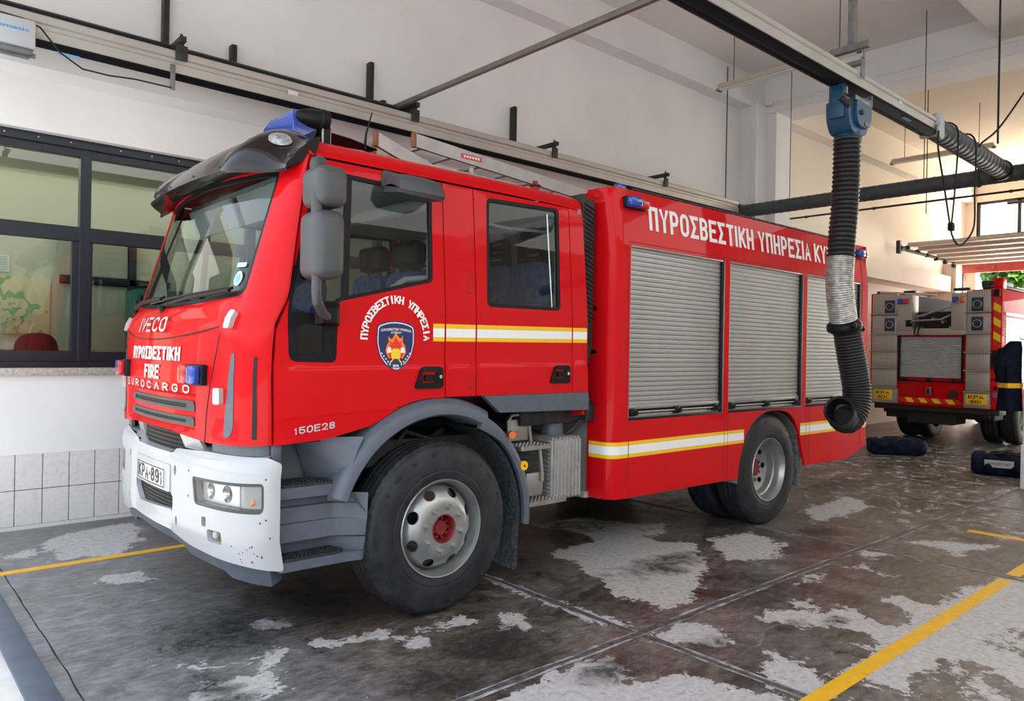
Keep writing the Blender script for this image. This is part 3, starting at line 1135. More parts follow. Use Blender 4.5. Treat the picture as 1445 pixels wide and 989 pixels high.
# windscreen opening
ws = rpoly([(-.945, 1.885), (-.5, 1.848), (0, 1.832), (.5, 1.848), (.945, 1.885), (.955, 2.60), (0, 2.635), (-.955, 2.60)], [.07, .3, .3, .3, .07, .06, .5, .06])
front_out = [(-1.298, 1.10), (-.80, 1.088), (-.30, 1.122), (.30, 1.122), (.80, 1.088), (1.298, 1.10), (1.298, 2.655), (1.20, 2.69), (-1.20, 2.69), (-1.298, 2.655)]
mb = MB()
mb.panel(front_out, [ws], FM, .02, .05, du=(-.66, -.61, .61, .66, -.98, .98), dv=(1.125, 1.15, 1.325, 1.345))
# roof
rows = []
prof = [(1.0, 2.668), (.99, 2.705), (.965, 2.745), (.92, 2.772), (.84, 2.79), (.5, 2.81), (0, 2.82)]
prof = [(-a, b) for a, b in prof] + [(a, b) for a, b in prof[-2::-1]]
for k, xr in enumerate((0, .08, .25, 1, 2, 2.75)):
    row = []
    for a, z in prof:
        y, dx = plan(a*1.30, 1.0, .14, .10, .98, 1.30, 1.16)
        Tz = itp(TT, 2.668)
        xf = 1.735 + dx*.9 + max(0, z-2.70)*1.2
        x = xf + (4.04-xf)*(0 if k == 0 else xr/2.75)
        row.append((x, YC+a*Tz, z if k < 5 else z-.01))
    rows.append(row)
mb.loft(rows)
# rear wall and inner liner
mb.prism([(YC-1.14, 1.15), (YC+1.14, 1.15), (YC+1.14, 1.85), (YC+1.08, 2.66), (YC+.95, 2.78), (YC-.95, 2.78), (YC-1.08, 2.66), (YC-1.14, 1.85)], lambda u, v: (4.055-.03*max(0, v-1.9), u, v), lambda u, v: (4.03-.03*max(0, v-1.9), u, v))
mb.build('cab_shell', RED, cab)
mb = MB()
mb.box((1.62, YC-1.05, 1.10), (1.68, YC+1.05, 1.80))
mb.box((1.95, YC-1.03, 2.62), (4.02, YC+1.03, 2.66))
mb.box((3.99, YC-1.1, 1.2), (4.02, YC+1.1, 2.66))
for s in (-1, 1):
    mb.box((2.70, YC+s*1.055-.03, 1.5), (3.02, YC+s*1.055+.03, 2.64))
    mb.box((3.83, YC+s*1.055-.03, 1.5), (4.02, YC+s*1.055+.03, 2.64))
mb.build('interior_lining', CABIN, cab)
mb = MB().box((1.72, YC-1.08, 1.09), (2.1, YC+1.08, 1.2)).box((1.9, YC-1.08, 1.33), (4.03, YC+1.08, 1.40))
for s in (-1, 1):
    mb.box((2.05, YC+s*1.06-.015, 1.30), (4.02, YC+s*1.06+.015, 1.50))
    mb.box((1.72, YC+s*1.06-.015, 1.12), (2.2, YC+s*1.06+.015, 1.50))
mb.build('cab_floor', CHASSIS, cab)
mb = MB()
mb.box((2.75, YC-1.0, 2.52), (2.85, YC+1.0, 2.6), .02)
mb.box((2.1, YC-.95, 2.56), (2.5, YC+.95, 2.64), .03)
mb.tube([(2.9, YC-.9, 2.5), (3.5, YC-.9, 2.48), (3.9, YC-.9, 2.5)], .012)
mb.build('roof_console', CABIN, cab)
mb = MB()
mb.loft([[(1.60, YC-1.0, 1.78), (1.60, YC+1.0, 1.78)], [(1.72, YC-1.02, 1.83), (1.72, YC+1.02, 1.83)], [(1.98, YC-1.04, 1.76), (1.98, YC+1.04, 1.76)], [(2.06, YC-1.04, 1.66), (2.06, YC+1.04, 1.66)], [(2.02, YC-1.03, 1.35), (2.02, YC+1.03, 1.35)]])
mb.box((1.85, YC-.5, 1.15), (2.25, YC+.1, 1.5), .03)
mb.build('dashboard', CABIND, cab)
mb = MB().lathe([(.21+.018*cos(2*pi*i/8), .018*sin(2*pi*i/8)) for i in range(8)], (2.22, YC+.55, 1.83), 'x', 28, close=True)
mb.box((2.2, YC+.35, 1.81), (2.23, YC+.75, 1.85), .005)
mb.cyl((2.22, YC+.55, 1.83), (1.98, YC+.55, 1.6), .035)
mb.build('steering_wheel', BLACKP, cab)
def cab_seat(x, y, top, slotted=False, rec=.10):
    st = MB()
    st.loft([[(x+rec*(z-1.7)+dx, y+w*sx, z) for dx, sx in ((-.05, -.9), (-.075, -.5), (-.06, 0), (-.075, .5), (-.05, .9), (.03, 1), (.06, .6), (.06, -.6), (.03, -1))] for z, w in ((1.62, .22), (1.85, .22), (top-.06, .205), (top-.012, .185), (top, .14))], closed_v=True, cap=True)
    st.box((x-.52, y-.22, 1.50), (x, y+.22, 1.64), .04, 3)
    s_ = st.build('crew_seat', SEATB, T_)
    hb = MB()
    hx = x+rec*(top-1.7)
    if not slotted:
        hb.box((hx-.06, y-.14, top+.03), (hx+.06, y+.14, top+.21), .045, 3)
        hb.cyl((hx, y-.07, top-.02), (hx, y-.07, top+.06), .009).cyl((hx, y+.07, top-.02), (hx, y+.07, top+.06), .009)
    else:
        out = rpoly([(y-.15, top-.01), (y+.15, top-.01), (y+.12, top+.27), (y-.12, top+.27)], [.03, .03, .09, .09])
        hol = [rpoly(rect(y-.10, top+.05+k*.058, y+.10, top+.079+k*.058), .012, 3) for k in range(3)]
        hb.panel(out, hol, lambda u, v, o: (hx-.03-o, u, v), .06, .05)
    hb.build('head_rest', BLACKP, s_)
cab_seat(2.74, 4.18, 2.12)
cab_seat(2.74, 4.62, 2.12)
cab_seat(2.70, 5.48, 2.12)
for y in (4.10, 4.52, 5.0, 5.5):
    cab_seat(3.80, y, 2.27, True, .08)

# ---------------- doors and side panels
fd_out = [(gapx(1.097)+.012, 1.097), (1.96, 1.113), (2.23, 1.17), (2.317, 1.209), (2.413, 1.267), (2.52, 1.300), (2.614, 1.315), (2.752, 1.318), (2.752, 2.655)] + [(gapx(z)+.012, z) for z in (2.655, 2.5, 2.3, 2.1, 1.9, 1.7, 1.5, 1.3)]
fd_win = rpoly([(1.735, 1.535), (2.015, 1.53), (2.022, 1.868), (2.668, 2.025), (2.672, 2.58), (1.905, 2.60), (1.79, 2.146), (1.722, 1.83)], [.05, .04, .03, .03, .04, .04, .2, .1])
rd_win = rpoly([(3.092, 1.895), (3.772, 1.899), (3.788, 2.635), (3.112, 2.615)], .045)
for side in (-1, 1):
    f = SMs(side)
    near = side < 0
    g = (.0, -.006)
    door = MB().panel(fd_out, [fd_win], f, .025, .07, dv=(1.49, 1.50, 1.51, 1.52, 1.85)).build('front_door', RED, T_)
    fr = inset(fd_win, .022)
    mb = MB().panel(fd_win, [fr], lambda u, v, o: f(u, v, o-.004), .02, .06)
    mb.panel([(2.045, 1.86), (2.085, 1.87), (2.125, 2.585), (2.085, 2.59)], [], lambda u, v, o: f(u, v, o-.006), .02, .1)
    mb.panel([(1.94, 1.53), (2.012, 1.53), (2.02, 1.87), (1.96, 1.87)], [], lambda u, v, o: f(u, v, o-.006), .02, .1)
    iw = rpoly([(1.775, 1.575), (1.935, 1.575), (1.935, 1.735), (1.80, 1.735)], .02)
    mb.panel(rpoly([(1.73, 1.535), (2.0, 1.53), (2.0, 1.80), (1.73, 1.80)], .01), [iw], lambda u, v, o: f(u, v, o-.008), .012, .08)
    mb.build('window_seal', BLACKP, door)
    MB().panel(fd_win, [], lambda u, v, o: f(u, v, o-.014), 0, .12).build('window_pane', GLASSS, door, 60)
    def handle(x0_, x1_, z0_, z1_, par):
        mb = MB()
        o1 = rpoly([(x0_, z0_), (x1_, z0_), (x1_-.005, z1_), (x0_+.05, z1_)], .03)
        o2 = rpoly(rect(x0_+.055, z0_+.035, x1_-.055, z1_-.03), .012)
        mb.panel(o1, [o2], lambda u, v, o: f(u, v, o+.014), .02, .05)
        mb.panel(o2, [], lambda u, v, o: f(u, v, o-.006), .004, .05)
        mb.panel(rpoly(rect(x0_+.07, z0_+.045, x1_-.06, z0_+.085), .01), [], lambda u, v, o: f(u, v, o+.022), .03, .05)
        mb.mi = 1
        p = f(x1_-.028, (z0_+z1_)/2+.005, .016)
        mb.cyl(p, p+Vector((0, side*.004, 0)), .011)
        mb.build('door_handle', [BLACKP, CHROME], par)
    handle(2.522, 2.735, 1.375, 1.508, door)
    if near:
        d = MB()
        inner_fr = MB().tube([f(2.35, 1.93, -.06), f(2.5, 2.03, -.06), f(2.66, 2.05, -.06)], .02).build('grab_bar', CABIN, door)
    rdoor = MB().panel(rect(3.006, 1.32, 3.886, 2.655), [rd_win], f, .025, .07, dv=(1.49, 1.50, 1.51, 1.52, 1.85)).build('rear_door', RED, T_)
    fr = inset(rd_win, .025)
    mb = MB().panel(rd_win, [fr], lambda u, v, o: f(u, v, o-.003), .02, .06)
    mb.build('window_seal', BLACKP, rdoor)
    MB().panel(rd_win, [], lambda u, v, o: f(u, v, o-.012), 0, .12).build('window_pane', GLASSS, rdoor, 60)
    handle(3.655, 3.858, 1.388, 1.515, rdoor)
    if near:
        MB().cyl(f(3.735, 1.92, -.05), f(3.715, 2.6, -.05), .008).build('grab_bar', CHROME, rdoor)
    mb = MB()
    mb.panel(rect(2.760, 1.32, 2.998, 2.655), [], f, .025, .08, dv=(1.49, 1.50, 1.51, 1.52, 1.85))
    mb.build('centre_pillar', RED, T_)
    mb = MB()
    mb.panel([(3.894, 1.32), (4.055, 1.32), (4.05, 1.9), (4.035, 2.655), (3.894, 2.655)], [], f, .025, .08, dv=(1.49, 1.50, 1.51, 1.52, 1.85))
    mb.build('rear_pillar', RED, T_)
    # dark jamb behind the shut lines
    for xs in (2.756, 3.002, 3.89):
        mb = MB()
        mb.box((xs-.03, YC+side*1.10-.02, 1.33), (xs+.03, YC+side*1.10+.02, 1.85))
        mb.loft([[f(xs-.03, 1.85, -.03), f(xs+.03, 1.85, -.03)], [f(xs-.03, 2.66, -.03), f(xs+.03, 2.66, -.03)]])
        mb.build('door_jamb', MATBLACK, cab)
    mb = MB()
    mb.loft([[f(gapx(z)-.03, z, -.04), f(gapx(z)+.04, z, -.04)] for z in (1.1, 1.3, 1.6, 1.9, 2.2, 2.4, 2.68)])
    mb.build('door_jamb', MATBLACK, cab)
    # retro-reflective stripe
    for x0_, x1_ in ((2.664, 2.750), (2.762, 2.996), (3.008, 3.884), (3.896, 4.045)):
        mb = MB()
        for k, (za, zb) in enumerate(((1.662, 1.688), (1.688, 1.742), (1.742, 1.770))):
            mb.mi = 1 if k == 1 else 0
            mb.panel([(x0_, za+.012*(x0_-2.66)), (x1_, za+.012*(x1_-2.66)), (x1_, zb+.012*(x1_-2.66)), (x0_, zb+.012*(x0_-2.66))], [], lambda u, v, o: f(u, v, .002), 0, .2)
        mb.build('reflective_stripe', [YELLOWT, WHITET], T_)
    # grey sill under the rear door
    MB().panel([(3.06, 1.318), (4.055, 1.318), (4.058, 1.19), (3.20, 1.205)], [], lambda u, v, o: f(u, v, o+.008), .04, .15).build('side_skirt', GREYP, T_)
    if near:
        # hinge covers on the pillar
        for za, zb in ((1.975, 2.115), (1.372, 1.515)):
            q = rect(2.945, za, 2.992, zb)
            seam([q+[q[0]]], f, .0022, T_, 'hinge_cover', DARK)

# lettering, emblem and model badge on the near front door
def dm(u, v, off=0):
    return SM(u, v, .003+off)
mb = MB()
cx_, cz_, ra, rb = 2.397, 1.672, .192, .205
word = 'ΠΥΡΟΣΒΕΣΤΙΚΗ ΥΠΗΡΕΣΙΑ'
for i, c in enumerate(word):
    if c == ' ':
        mb.build('door_lettering', LETTER, T_)
        mb = MB()
        continue
    a = radians(178 - i*(176/(len(word)-1)))
    def fm(u, v, o, a=a):
        x = cx_ + cos(a)*(ra+v) + sin(a)*u
        z = cz_ + sin(a)*(rb+v) - cos(a)*u
        return dm(x, z, .001+o)
    ww = .012 if c == 'Ι' else .034
    block_text(mb, c, fm, -ww/2, 0, ww, .048, .19, ax=1.2)
mb.build('door_lettering', LETTER, T_)
mb = MB()
def shield(k):
    P = [(-.128, .128), (-.06, .150), (0, .155), (.06, .150), (.128, .128), (.132, .03), (.112, -.05), (.065, -.108), (0, -.142), (-.065, -.108), (-.112, -.05), (-.132, .03)]
    return rpoly([(2.396+x*k, 1.622+z*k) for x, z in P], .02, 3)
lay = [0]
def flat(poly, mi, o):
    mb.mi = mi
    mb.panel(poly, [], lambda u, v, oo: dm(u, v, o), 0, .03)
flat(shield(1.0), 0, .000)
mb.mi = 1
mb.panel(shield(.95), [shield(.91)], lambda u, v, oo: dm(u, v, .0008), 0, .02)
def em(P, k=1):
    return [(2.396+x*k, 1.622+z*k) for x, z in P]
flame = [(-.05, -.065), (-.072, -.02), (-.06, .015), (-.048, .03), (-.056, .062), (-.03, .045), (-.012, .07), (-.004, .088), (.014, .066), (.03, .05), (.048, .068), (.046, .03), (.064, .01), (.072, -.03), (.05, -.065)]
flat(em(flame), 2, .0018)
flat(em([(x*.8, z*.8-.012) for x, z in flame]), 3, .0024)
flat(rpoly(em([(-.03, -.068), (.03, -.068), (.034, -.03), (.024, -.008), (-.024, -.008), (-.034, -.03)]), .012, 3), 4, .0032)
flat(rpoly(em([(-.058, -.035), (-.03, -.03), (-.034, -.002), (-.052, .002), (-.062, -.015)]), .006, 3), 1, .0030)
flat(rpoly(em([(.058, -.035), (.03, -.03), (.034, -.002), (.052, .002), (.062, -.015)]), .006, 3), 1, .0030)
for s in (-1, 1):
    flat(em([(s*.012, -.068), (s*.022, -.068), (s*.045, -.092), (s*.035, -.094)]), 4, .0034)
mb.mi = 1
def emf(u, v, o):
    return dm(2.396+u, 1.622+v, .0032+o*.3)
add_text(mb, 'ΠΥΡΟΣΒΕΣΤΙΚΗ ΥΠΗΡΕΣΙΑ', lambda u, v, o: emf(u, v-.9*u*u, o), -.105, .098, .21, .014, .03)
add_text(mb, 'ΚΥΠΡΟΥ', emf, -.036, .079, .072, .012, .03)
block_text(mb, 'ΠΥΡ', emf, -.019, -.118, .038, .016, .2)
for k in range(5):
    flat(em([(-.098+.014*k, -.03-.016*k), (-.090+.014*k, -.036-.016*k), (-.094+.014*k, -.043-.016*k), (-.102+.014*k, -.037-.016*k)]), 1, .0032)
    flat(em([(.098-.014*k, -.03-.016*k), (.090-.014*k, -.036-.016*k), (.094-.014*k, -.043-.016*k), (.102-.014*k, -.037-.016*k)]), 1, .0032)
mb.mi = 1
mb.build('door_emblem', [NAVY, LETTER, ORANGE, FLAME, GOLD], T_)
mb = MB()
block_text(mb, '150E28', lambda u, v, o: dm(u, v+.10*(u-1.76), .002+o), 1.763, 1.147, .240, .038, .18, .2, wide=.75, ax=1.2)
mb.build('model_badge', BADGE, T_)
mb = MB()
seam([[(1.70, 1.20), (1.72, 1.235), (2.5, 1.262)]], SM, .003, T_, 'door_crease', RED)

# ---------------- windscreen, wipers, mirrors, visor
w_ = MB().panel(ws, [], lambda u, v, o: FM(u, v, -.012), 0, .1).build('windscreen', GLASSW, cab, 60)
mb = MB().panel(ws, [inset(ws, .03)], lambda u, v, o: FM(u, v, o-.006), .015, .08)
mb.build('windscreen_seal', BLACKP, cab)
for s0, s1, z1 in ((-.02, -.86, 1.905), (.80, .02, 1.885)):
    mb = MB()
    a, b_ = FM(s0, 1.845, .02), FM(s1, z1, .03)
    mid = FM((s0+s1)/2, 1.865, .045)
    mb.tube([a, mid, b_], .011, 8)
    q = [FM(s0+(s1-s0)*k/8, 1.87+(z1-1.865)*k/8+.012, .018) for k in range(9)]
    mb.tube(q, .009, 6)
    mb.cyl(FM(s0, 1.82, -.01), FM(s0, 1.845, .03), .022)
    mb.build('windscreen_wiper', BLACKP, cab)
MB().tube([FM(.80, 1.90, .03), FM(.86, 1.90, .03), FM(.97, 1.865, .02)], .016).build('washer_nozzle', BLACKP, cab)
mb = MB()
mb.panel(rpoly([(-.90, 1.835), (0, 1.79), (.90, 1.835), (.92, 1.90), (0, 1.85), (-.92, 1.90)], .02), [], lambda u, v, o: FM(u, v, o-.018), .01, .08)
mb.build('scuttle_panel', BLACKP, cab)
# stickers inside the near lower corner of the screen
mb = MB()
mb.panel(ring((-.845, 1.985), .036, 24, .042), [ring((-.845, 1.985), .020, 20, .024)], lambda u, v, o: FM(u, v, -.008), 0, .1)
mb.panel(rpoly(rect(-.885, 2.05, -.80, 2.075), .006), [], lambda u, v, o: FM(u, v, -.008), 0, .1)
mb.mi = 1
mb.panel(ring((-.845, 1.985), .018, 20, .022), [], lambda u, v, o: FM(u, v, -.008), 0, .1)
mb.build('screen_sticker', [mat('sticker_pale', (.45, .75, .85), .4), TEALST], cab)
# sun blinds at the top of the screen
for y0_, y1_ in ((YC-.85, YC-.05), (YC+.05, YC+.85)):
    MB().box((1.90, y0_, 2.40), (1.925, y1_, 2.60), .01, rot=Matrix.Rotation(radians(-20), 3, 'Y')).build('sun_blind', CABIN, cab)
mb = MB()
mb.box((1.55, YC+.3, 1.80), (1.75, YC+.75, 1.87), .03, 3)
mb.build('dash_papers', mat('pale_blue_cloth', (.30, .48, .55), .8), cab)

LENSD = mat('marker_lens_grey', (.26, .27, .28), .12, coat=.8, var=.5, vscale=40)
# smoked sun visor over the windscreen
visor = empty('sun_visor', (0, 0, 0), None, None)
visor.parent = T_
visor.location = Vector((1.7, YC, 2.6)) - wloc(T_)
def VM(s, t):
    """s -1..1 across, t 0 (rear top edge) .. 1 (lip)"""
    a = abs(s)
    e = smooth(.60, 1.0, a)
    cen = [(1.99, 2.885), (1.90, 2.905), (1.80, 2.875), (1.69, 2.80), (1.60, 2.72), (1.545, 2.64), (1.53, 2.605)]
    end = [(1.93, 2.775), (1.905, 2.770), (1.86, 2.735), (1.81, 2.69), (1.77, 2.64), (1.74, 2.60), (1.735, 2.575)]
    k = t*(len(cen)-1)
    i = min(int(k), len(cen)-2)
    f = k-i
    x = (cen[i][0]*(1-f)+cen[i+1][0]*f)*(1-e)+(end[i][0]*(1-f)+end[i+1][0]*f)*e
    z = (cen[i][1]*(1-f)+cen[i+1][1]*f)*(1-e)+(end[i][1]*(1-f)+end[i+1][1]*f)*e
    x += .06*a*a*(1-e)
    bul = .035*exp(-((a-.72)/.13)**2)*sin(pi*min(1, t*1.05))
    z -= .03*a*a*(1-e)
    wid = 1.095 - .015*t
    return Vector((x-bul, YC+s*wid, z+bul*.6))
NS = 64
mb = MB()
top = [[VM(-1+2*j/NS, i/14) for j in range(NS+1)] for i in range(15)]
bot = [[VM(-1+2*j/NS, i/14)+Vector((.012, 0, -.022)) for j in range(NS+1)] for i in range(14, -1, -1)]
under = [[Vector((itp(X0, 2.66)+plan(1.10*(-1+2*j/NS), 1.09, .15, .10, .98, 1.30, 1.16)[1]-.004, top[-1][j].y, 2.625)) for j in range(NS+1)]]
mb.loft([r for r in top]+[[p+Vector((.012, 0, -.010)) for p in top[-1]]]+under)
for a in (0, NS):
    ends = [r[a] for r in top]+[top[-1][a]+Vector((.012, 0, -.010)), under[0][a], Vector((1.90, top[0][a].y, 2.66))]
    mb.mesh(ends, [list(range(len(ends)))])
# cheek down to the door gap
vs_ = mb.build('visor_shell', GLOSSBLACK, visor, 50)
for s in (-1, 1):
    c = VM(s*.815, .42)
    mb = MB()
    dn = (VM(s*.90, .42)-VM(s*.73, .42)).normalized()
    dv = (VM(s*.815, .50)-VM(s*.815, .34)).normalized()
    nn = dn.cross(dv)
    if nn.z < 0:
        nn = -nn
    rr = []
    for r_, h in ((1.0, .004), (.92, .014), (.6, .024), (.2, .028)):
        rr.append([c + dn*(.085*r_*cos(2*pi*i/28)) + dv*(.050*r_*sin(2*pi*i/28)) + nn*h for i in range(28)])
    mb.loft(rr, closed_v=True)
    mb.mesh(rr[-1], [list(range(28))])
    mb.build('visor_marker_lamp', LENSD, visor)
for s in (-1, 1):
    for t in (.28, .62):
        c = VM(s*.955, t)
        MB().ell(c+Vector((-.001, s*.001, .001)), (.011, .009, .011), 12, 8).build('visor_screw', MIRROR_H, visor)
for s in (-.55, -.2, .2, .55):
    MB().ell(VM(s, .86)+Vector((-.001, 0, .001)), (.007, .007, .007), 10, 6).build('visor_screw', MIRROR_H, visor)

# roof lights and equipment
bc = MB()
rows = []
for z, k in ((2.82, 1.0), (2.93, 1.0), (3.03, .93), (3.085, .72)):
    rows.append([(2.12+dx*k, 4.52+dy*k, z) for dx, dy in ((-.12, -.24), (.12, -.24), (.12, .24), (-.12, .24))])
b1 = bc.loft(rows, closed_v=True, cap=True).build('beacon', BLUEL, T_, 20, .01)
mb = MB()
hc = Vector((2.04, 4.06, 2.955))
ax = Vector((-1, .12, .06)).normalized()
def ringp(c, r, n=24):
    u = ax.orthogonal().normalized()
    v = ax.cross(u)
    return [c+(u*cos(2*pi*i/n)+v*sin(2*pi*i/n))*r for i in range(n)]
mb.loft([ringp(hc+ax*d, r) for d, r in ((-.08, .03), (-.072, .055), (-.05, .066), (-.025, .066), (-.016, .058), (.04, .054), (.09, .038), (.115, .024), (.125, .010))], closed_v=True, cap=True)
mb.mi = 1
mb.box((2.06, 4.02, 2.78), (2.12, 4.09, 2.92), .008)
mb.build('horn_speaker', [BLACKP, ALU], T_)
mb = MB()
mb.loft([[(2.0, 4.05, 2.80), (2.0, 4.30, 2.80)], [(2.05, 4.05, 2.90), (2.05, 4.30, 2.90)], [(2.28, 4.08, 2.895), (2.28, 4.30, 2.895)], [(2.50, 4.12, 2.875), (2.50, 4.20, 2.875)], [(2.25, 4.08, 2.80), (2.25, 4.30, 2.80)]])
mb.tube([(2.40, 4.12, 2.86), (2.41, 4.12, 2.96), (2.45, 4.12, 3.10)], [.010, .007, .004], 8)
mb.build('antenna', BLACKP, T_)
mb = MB().cyl((3.78, 4.02, 2.77), (3.78, 4.02, 2.83), .03).ell((3.78, 4.02, 2.835), (.045, .045, .012)).cyl((3.78, 4.02, 2.83), (3.78, 4.02, 2.87), .02)
mb.build('roof_vent_cap', HUBRED, T_)

# ---------------- front detail
def fo(o0):
    return lambda u, v, o=0: FM(u, v, o+o0)
mb = MB()
block_text(mb, 'IVECO', lambda u, v, o: FM(.275-u, v, .010+o), 0, 1.688, .53, .086, .17, .30, wide=.80, ax=1.4)
mb.build('maker_badge', BADGE, T_)
mb = MB()
block_text(mb, 'ΠΥΡΟΣΒΕΣΤΙΚΗ', lambda u, v, o: FM(.46-u, v, .002+o), 0, 1.522, .92, .080, .19, .12, ax=1.4)
mb.build('front_lettering', LETTER, T_)
mb = MB()
block_text(mb, 'FIRE', lambda u, v, o: FM(.125-u, v, .002+o), 0, 1.408, .285, .084, .19, .12, ax=1.4)
mb.build('front_lettering', LETTER, T_)
mb = MB()
for k, c in enumerate('EUROCARGO'):
    s0 = .585 - k*(1.14/8)
    # the word reads towards the near side: +s is the left end
    block_text(mb, 'Λ' if c == 'A' else c, lambda u, v, o, s0=s0: FM(s0-u, v, .004+o), -.040, 1.345, .080, .046, .19, wide=1.2)
mb.build('model_lettering', BADGE, T_)

# grille slots
GDARK = mat('grille_dark_grey', (.045, .05, .055), .45)
mb = MB()
for za, zb in ((1.242, 1.300), (1.158, 1.210)):
    o1 = rpoly([(-.60, za), (.60, za), (.585, zb), (-.585, zb)], .02)
    o2 = rpoly(rect(-.50, za+.017, .50, zb-.017), .010)
    mb.panel(o1, [o2], lambda u, v, o: FM(u, v, o+.008), .02, .06)
    mb.mi = 1
    mb.panel(o2, [], lambda u, v, o: FM(u, v, o+.002), .01, .06)
    mb.mi = 0
mb.build('front_grille', [GDARK, MATBLACK], T_)
# shut lines on the front
crease = [(s, 1.645+.07*(s/.87)**2) for s in [-.87+1.74*k/24 for k in range(25)]]
seam([crease, [(-.875, 1.69), (-.82, 1.45), (-.775, 1.25), (-.765, 1.09)], [(.875, 1.69), (.82, 1.45), (.775, 1.25), (.765, 1.09)]], FM, .0035)
for s in (-1, 1):
    # corner air vents
    P = [(.925, 1.24), (.925, 1.17), (.945, 1.135), (.968, 1.128), (.992, 1.135), (1.012, 1.17), (1.014, 1.32), (1.014, 1.50), (1.012, 1.575), (.99, 1.575), (.962, 1.45), (.938, 1.32)]
    mb = MB().panel(rpoly([(s*a, b) for a, b in P], .02), [], lambda u, v, o: FM(u, v, o+.004), .01, .05)
    mb.build('corner_vent', GREYP, T_)
    mb = MB().panel(rpoly([(s*1.150, 1.13), (s*1.185, 1.13), (s*1.18, 1.56), (s*1.155, 1.56)], .01), [], lambda u, v, o: FM(u, v, o+.003), .01, .05)
    mb.build('corner_slot', MATBLACK, T_)
    # white position lamps, upper and lower
    for sc, zc in ((.957, 1.748), (.885, 1.345)):
        mb = MB().panel(rpoly(rect(s*sc-.024, zc-.044, s*sc+.024, zc+.044), .014), [], lambda u, v, o: FM(u, v, o+.028), .034, .03)
        mb.build('position_lamp', CLEARL, T_, 40, .006)
    # split red and blue strobe
    c = FM(s*.68, 1.452)
    d = FM(s*.74, 1.452)-FM(s*.62, 1.452)
    d.z = 0
    d.normalize()
    n = Vector((d.y, -d.x, 0))
    if n.x > 0:
        n = -n
    R3 = Matrix((d, n, Vector((0, 0, 1)))).transposed()
    def bx(mb, u0, u1, n0, n1, z0, z1, bev):
        mb.box((u0, n0, z0), (u1, n1, z1), bev, 3)
    st = MB()
    bx(st, -.10, .10, -.03, .035, -.056, .056, .012)
    base = st
    for v in base.bm.verts:
        v.co = R3 @ v.co + c
    bo = base.build('strobe_lamp', BLACKP, T_)
    for (u0, u1, m_) in ((-.095, -.003, REDL if s > 0 else BLUEL), (.003, .09, BLUEL if s > 0 else REDL)):
        # d points to +-s; the red half sits towards the centre line
        q = MB().box((u0, .030, -.050), (u1, .075, .050), .014, 3)
        for v in q.bm.verts:
            v.co = R3 @ v.co + c
        q.build('lens', REDL if (u0 < 0) else BLUEL, bo)

# ---------------- bumper
hl = rpoly([(-.655, .895), (-1.222, .905), (-1.225, .745), (-.685, .745)], [.03, .03, .045, .03])
hlr = [(-a, b) for a, b in hl]
op = rpoly([(-.42, .665), (-.42, .755), (.30, .755), (.36, .755), (.36, .70), (.24, .625)], .02)
sq = lambda a, b, w, h: rpoly(rect(a-w, b-h, a+w, b+h), min(w, h)*.5, 3)
hs = [hl, hlr, op]
for s in (-1, 1):
    hs += [sq(s*.79, .665, .022, .026), sq(s*.88, .598, .055, .034), ring((s*.445, .90), .016, 12, .030), ring((s*.47, .615), .014, 12, .030)]
out = rpoly([(-1.338, .437), (-1.05, .472), (-.60, .505), (-.40, .545), (0, .545), (.40, .545), (.60, .505), (1.05, .472), (1.338, .437), (1.338, 1.0), (1.2, 1.035), (.78, 1.035), (.40, 1.02), (.33, .985), (-.33, .985), (-.40, 1.02), (-.78, 1.035), (-1.2, 1.035), (-1.338, 1.0)], .025, 3)
bump = MB().panel(out, hs, BM, .03, .05, du=(-.40, -.36, .36, .40), dv=(.5, .6, .95, 1.0)).build('front_bumper', WHITEP, T_, 40)
# top shelf and upper centre piece
mb = MB()
rows = []
for t in range(41):
    s = -1.17+2.34*t/40
    zt = 1.0 if abs(s) > 1.2 else (1.033 if abs(s) > .42 else (.985 if abs(s) < .33 else 1.01))
    a = BM(s, zt, -.004)
    b_ = Vector((max(a.x+.10, 1.50), YC+(a.y-YC)*.985, zt+.012))
    rows.append([a, a+Vector((.04, 0, .006)), b_])
mb.loft(rows)
mb.panel(rpoly([(-.64, .985), (.64, .985), (.56, 1.125), (-.56, 1.125)], .02), [rpoly([(-.39, .995), (.39, .995), (.36, 1.11), (-.36, 1.11)], .012)], lambda u, v, o: (1.455+.05*(u/.6)**2-o-.03*(v-1)/.1, YC+u, v), .02, .06)
mb.panel([(-.42, .56), (.36, .56), (.36, .61), (-.42, .61)], [], lambda u, v, o: (1.40+(v-.56)*2.4+.04*u*u, YC+u, .57+(v-.56)*.9), .0, .1)
mb.build('bumper_shelf', WHITEP, bump)
MESH = mat('grille_mesh', (.02, .021, .022), .5)
def meshgrid(mb, x, y0, y1, z0, z1, st, r, curve=.05):
    n = int((y1-y0)/st)
    for i in range(n+1):
        y = y0+(y1-y0)*i/n
        xx = x+curve*((y-YC)/.6)**2
        mb.box((xx-r, y-r, z0), (xx+r, y+r, z1))
    m_ = int((z1-z0)/st)
    for k in range(m_+1):
        z = z0+(z1-z0)*k/m_
        for i in range(n):
            ya, yb = y0+(y1-y0)*i/n, y0+(y1-y0)*(i+1)/n
            xx = x+curve*(((ya+yb)/2-YC)/.6)**2
            mb.box((xx-r, ya, z-r), (xx+r, yb, z+r))
mb = MB()
meshgrid(mb, 1.455, YC-.38, YC+.38, .99, 1.115, .024, .0042)
mb.build('bumper_mesh', MESH, bump)
mb = MB()
meshgrid(mb, 1.43, YC-.44, YC+.38, .60, .77, .020, .0034)
mb.build('bumper_mesh', MESH, bump)
mb = MB()
mb.box((1.50, YC-.5, .93), (1.53, YC+.5, 1.13))
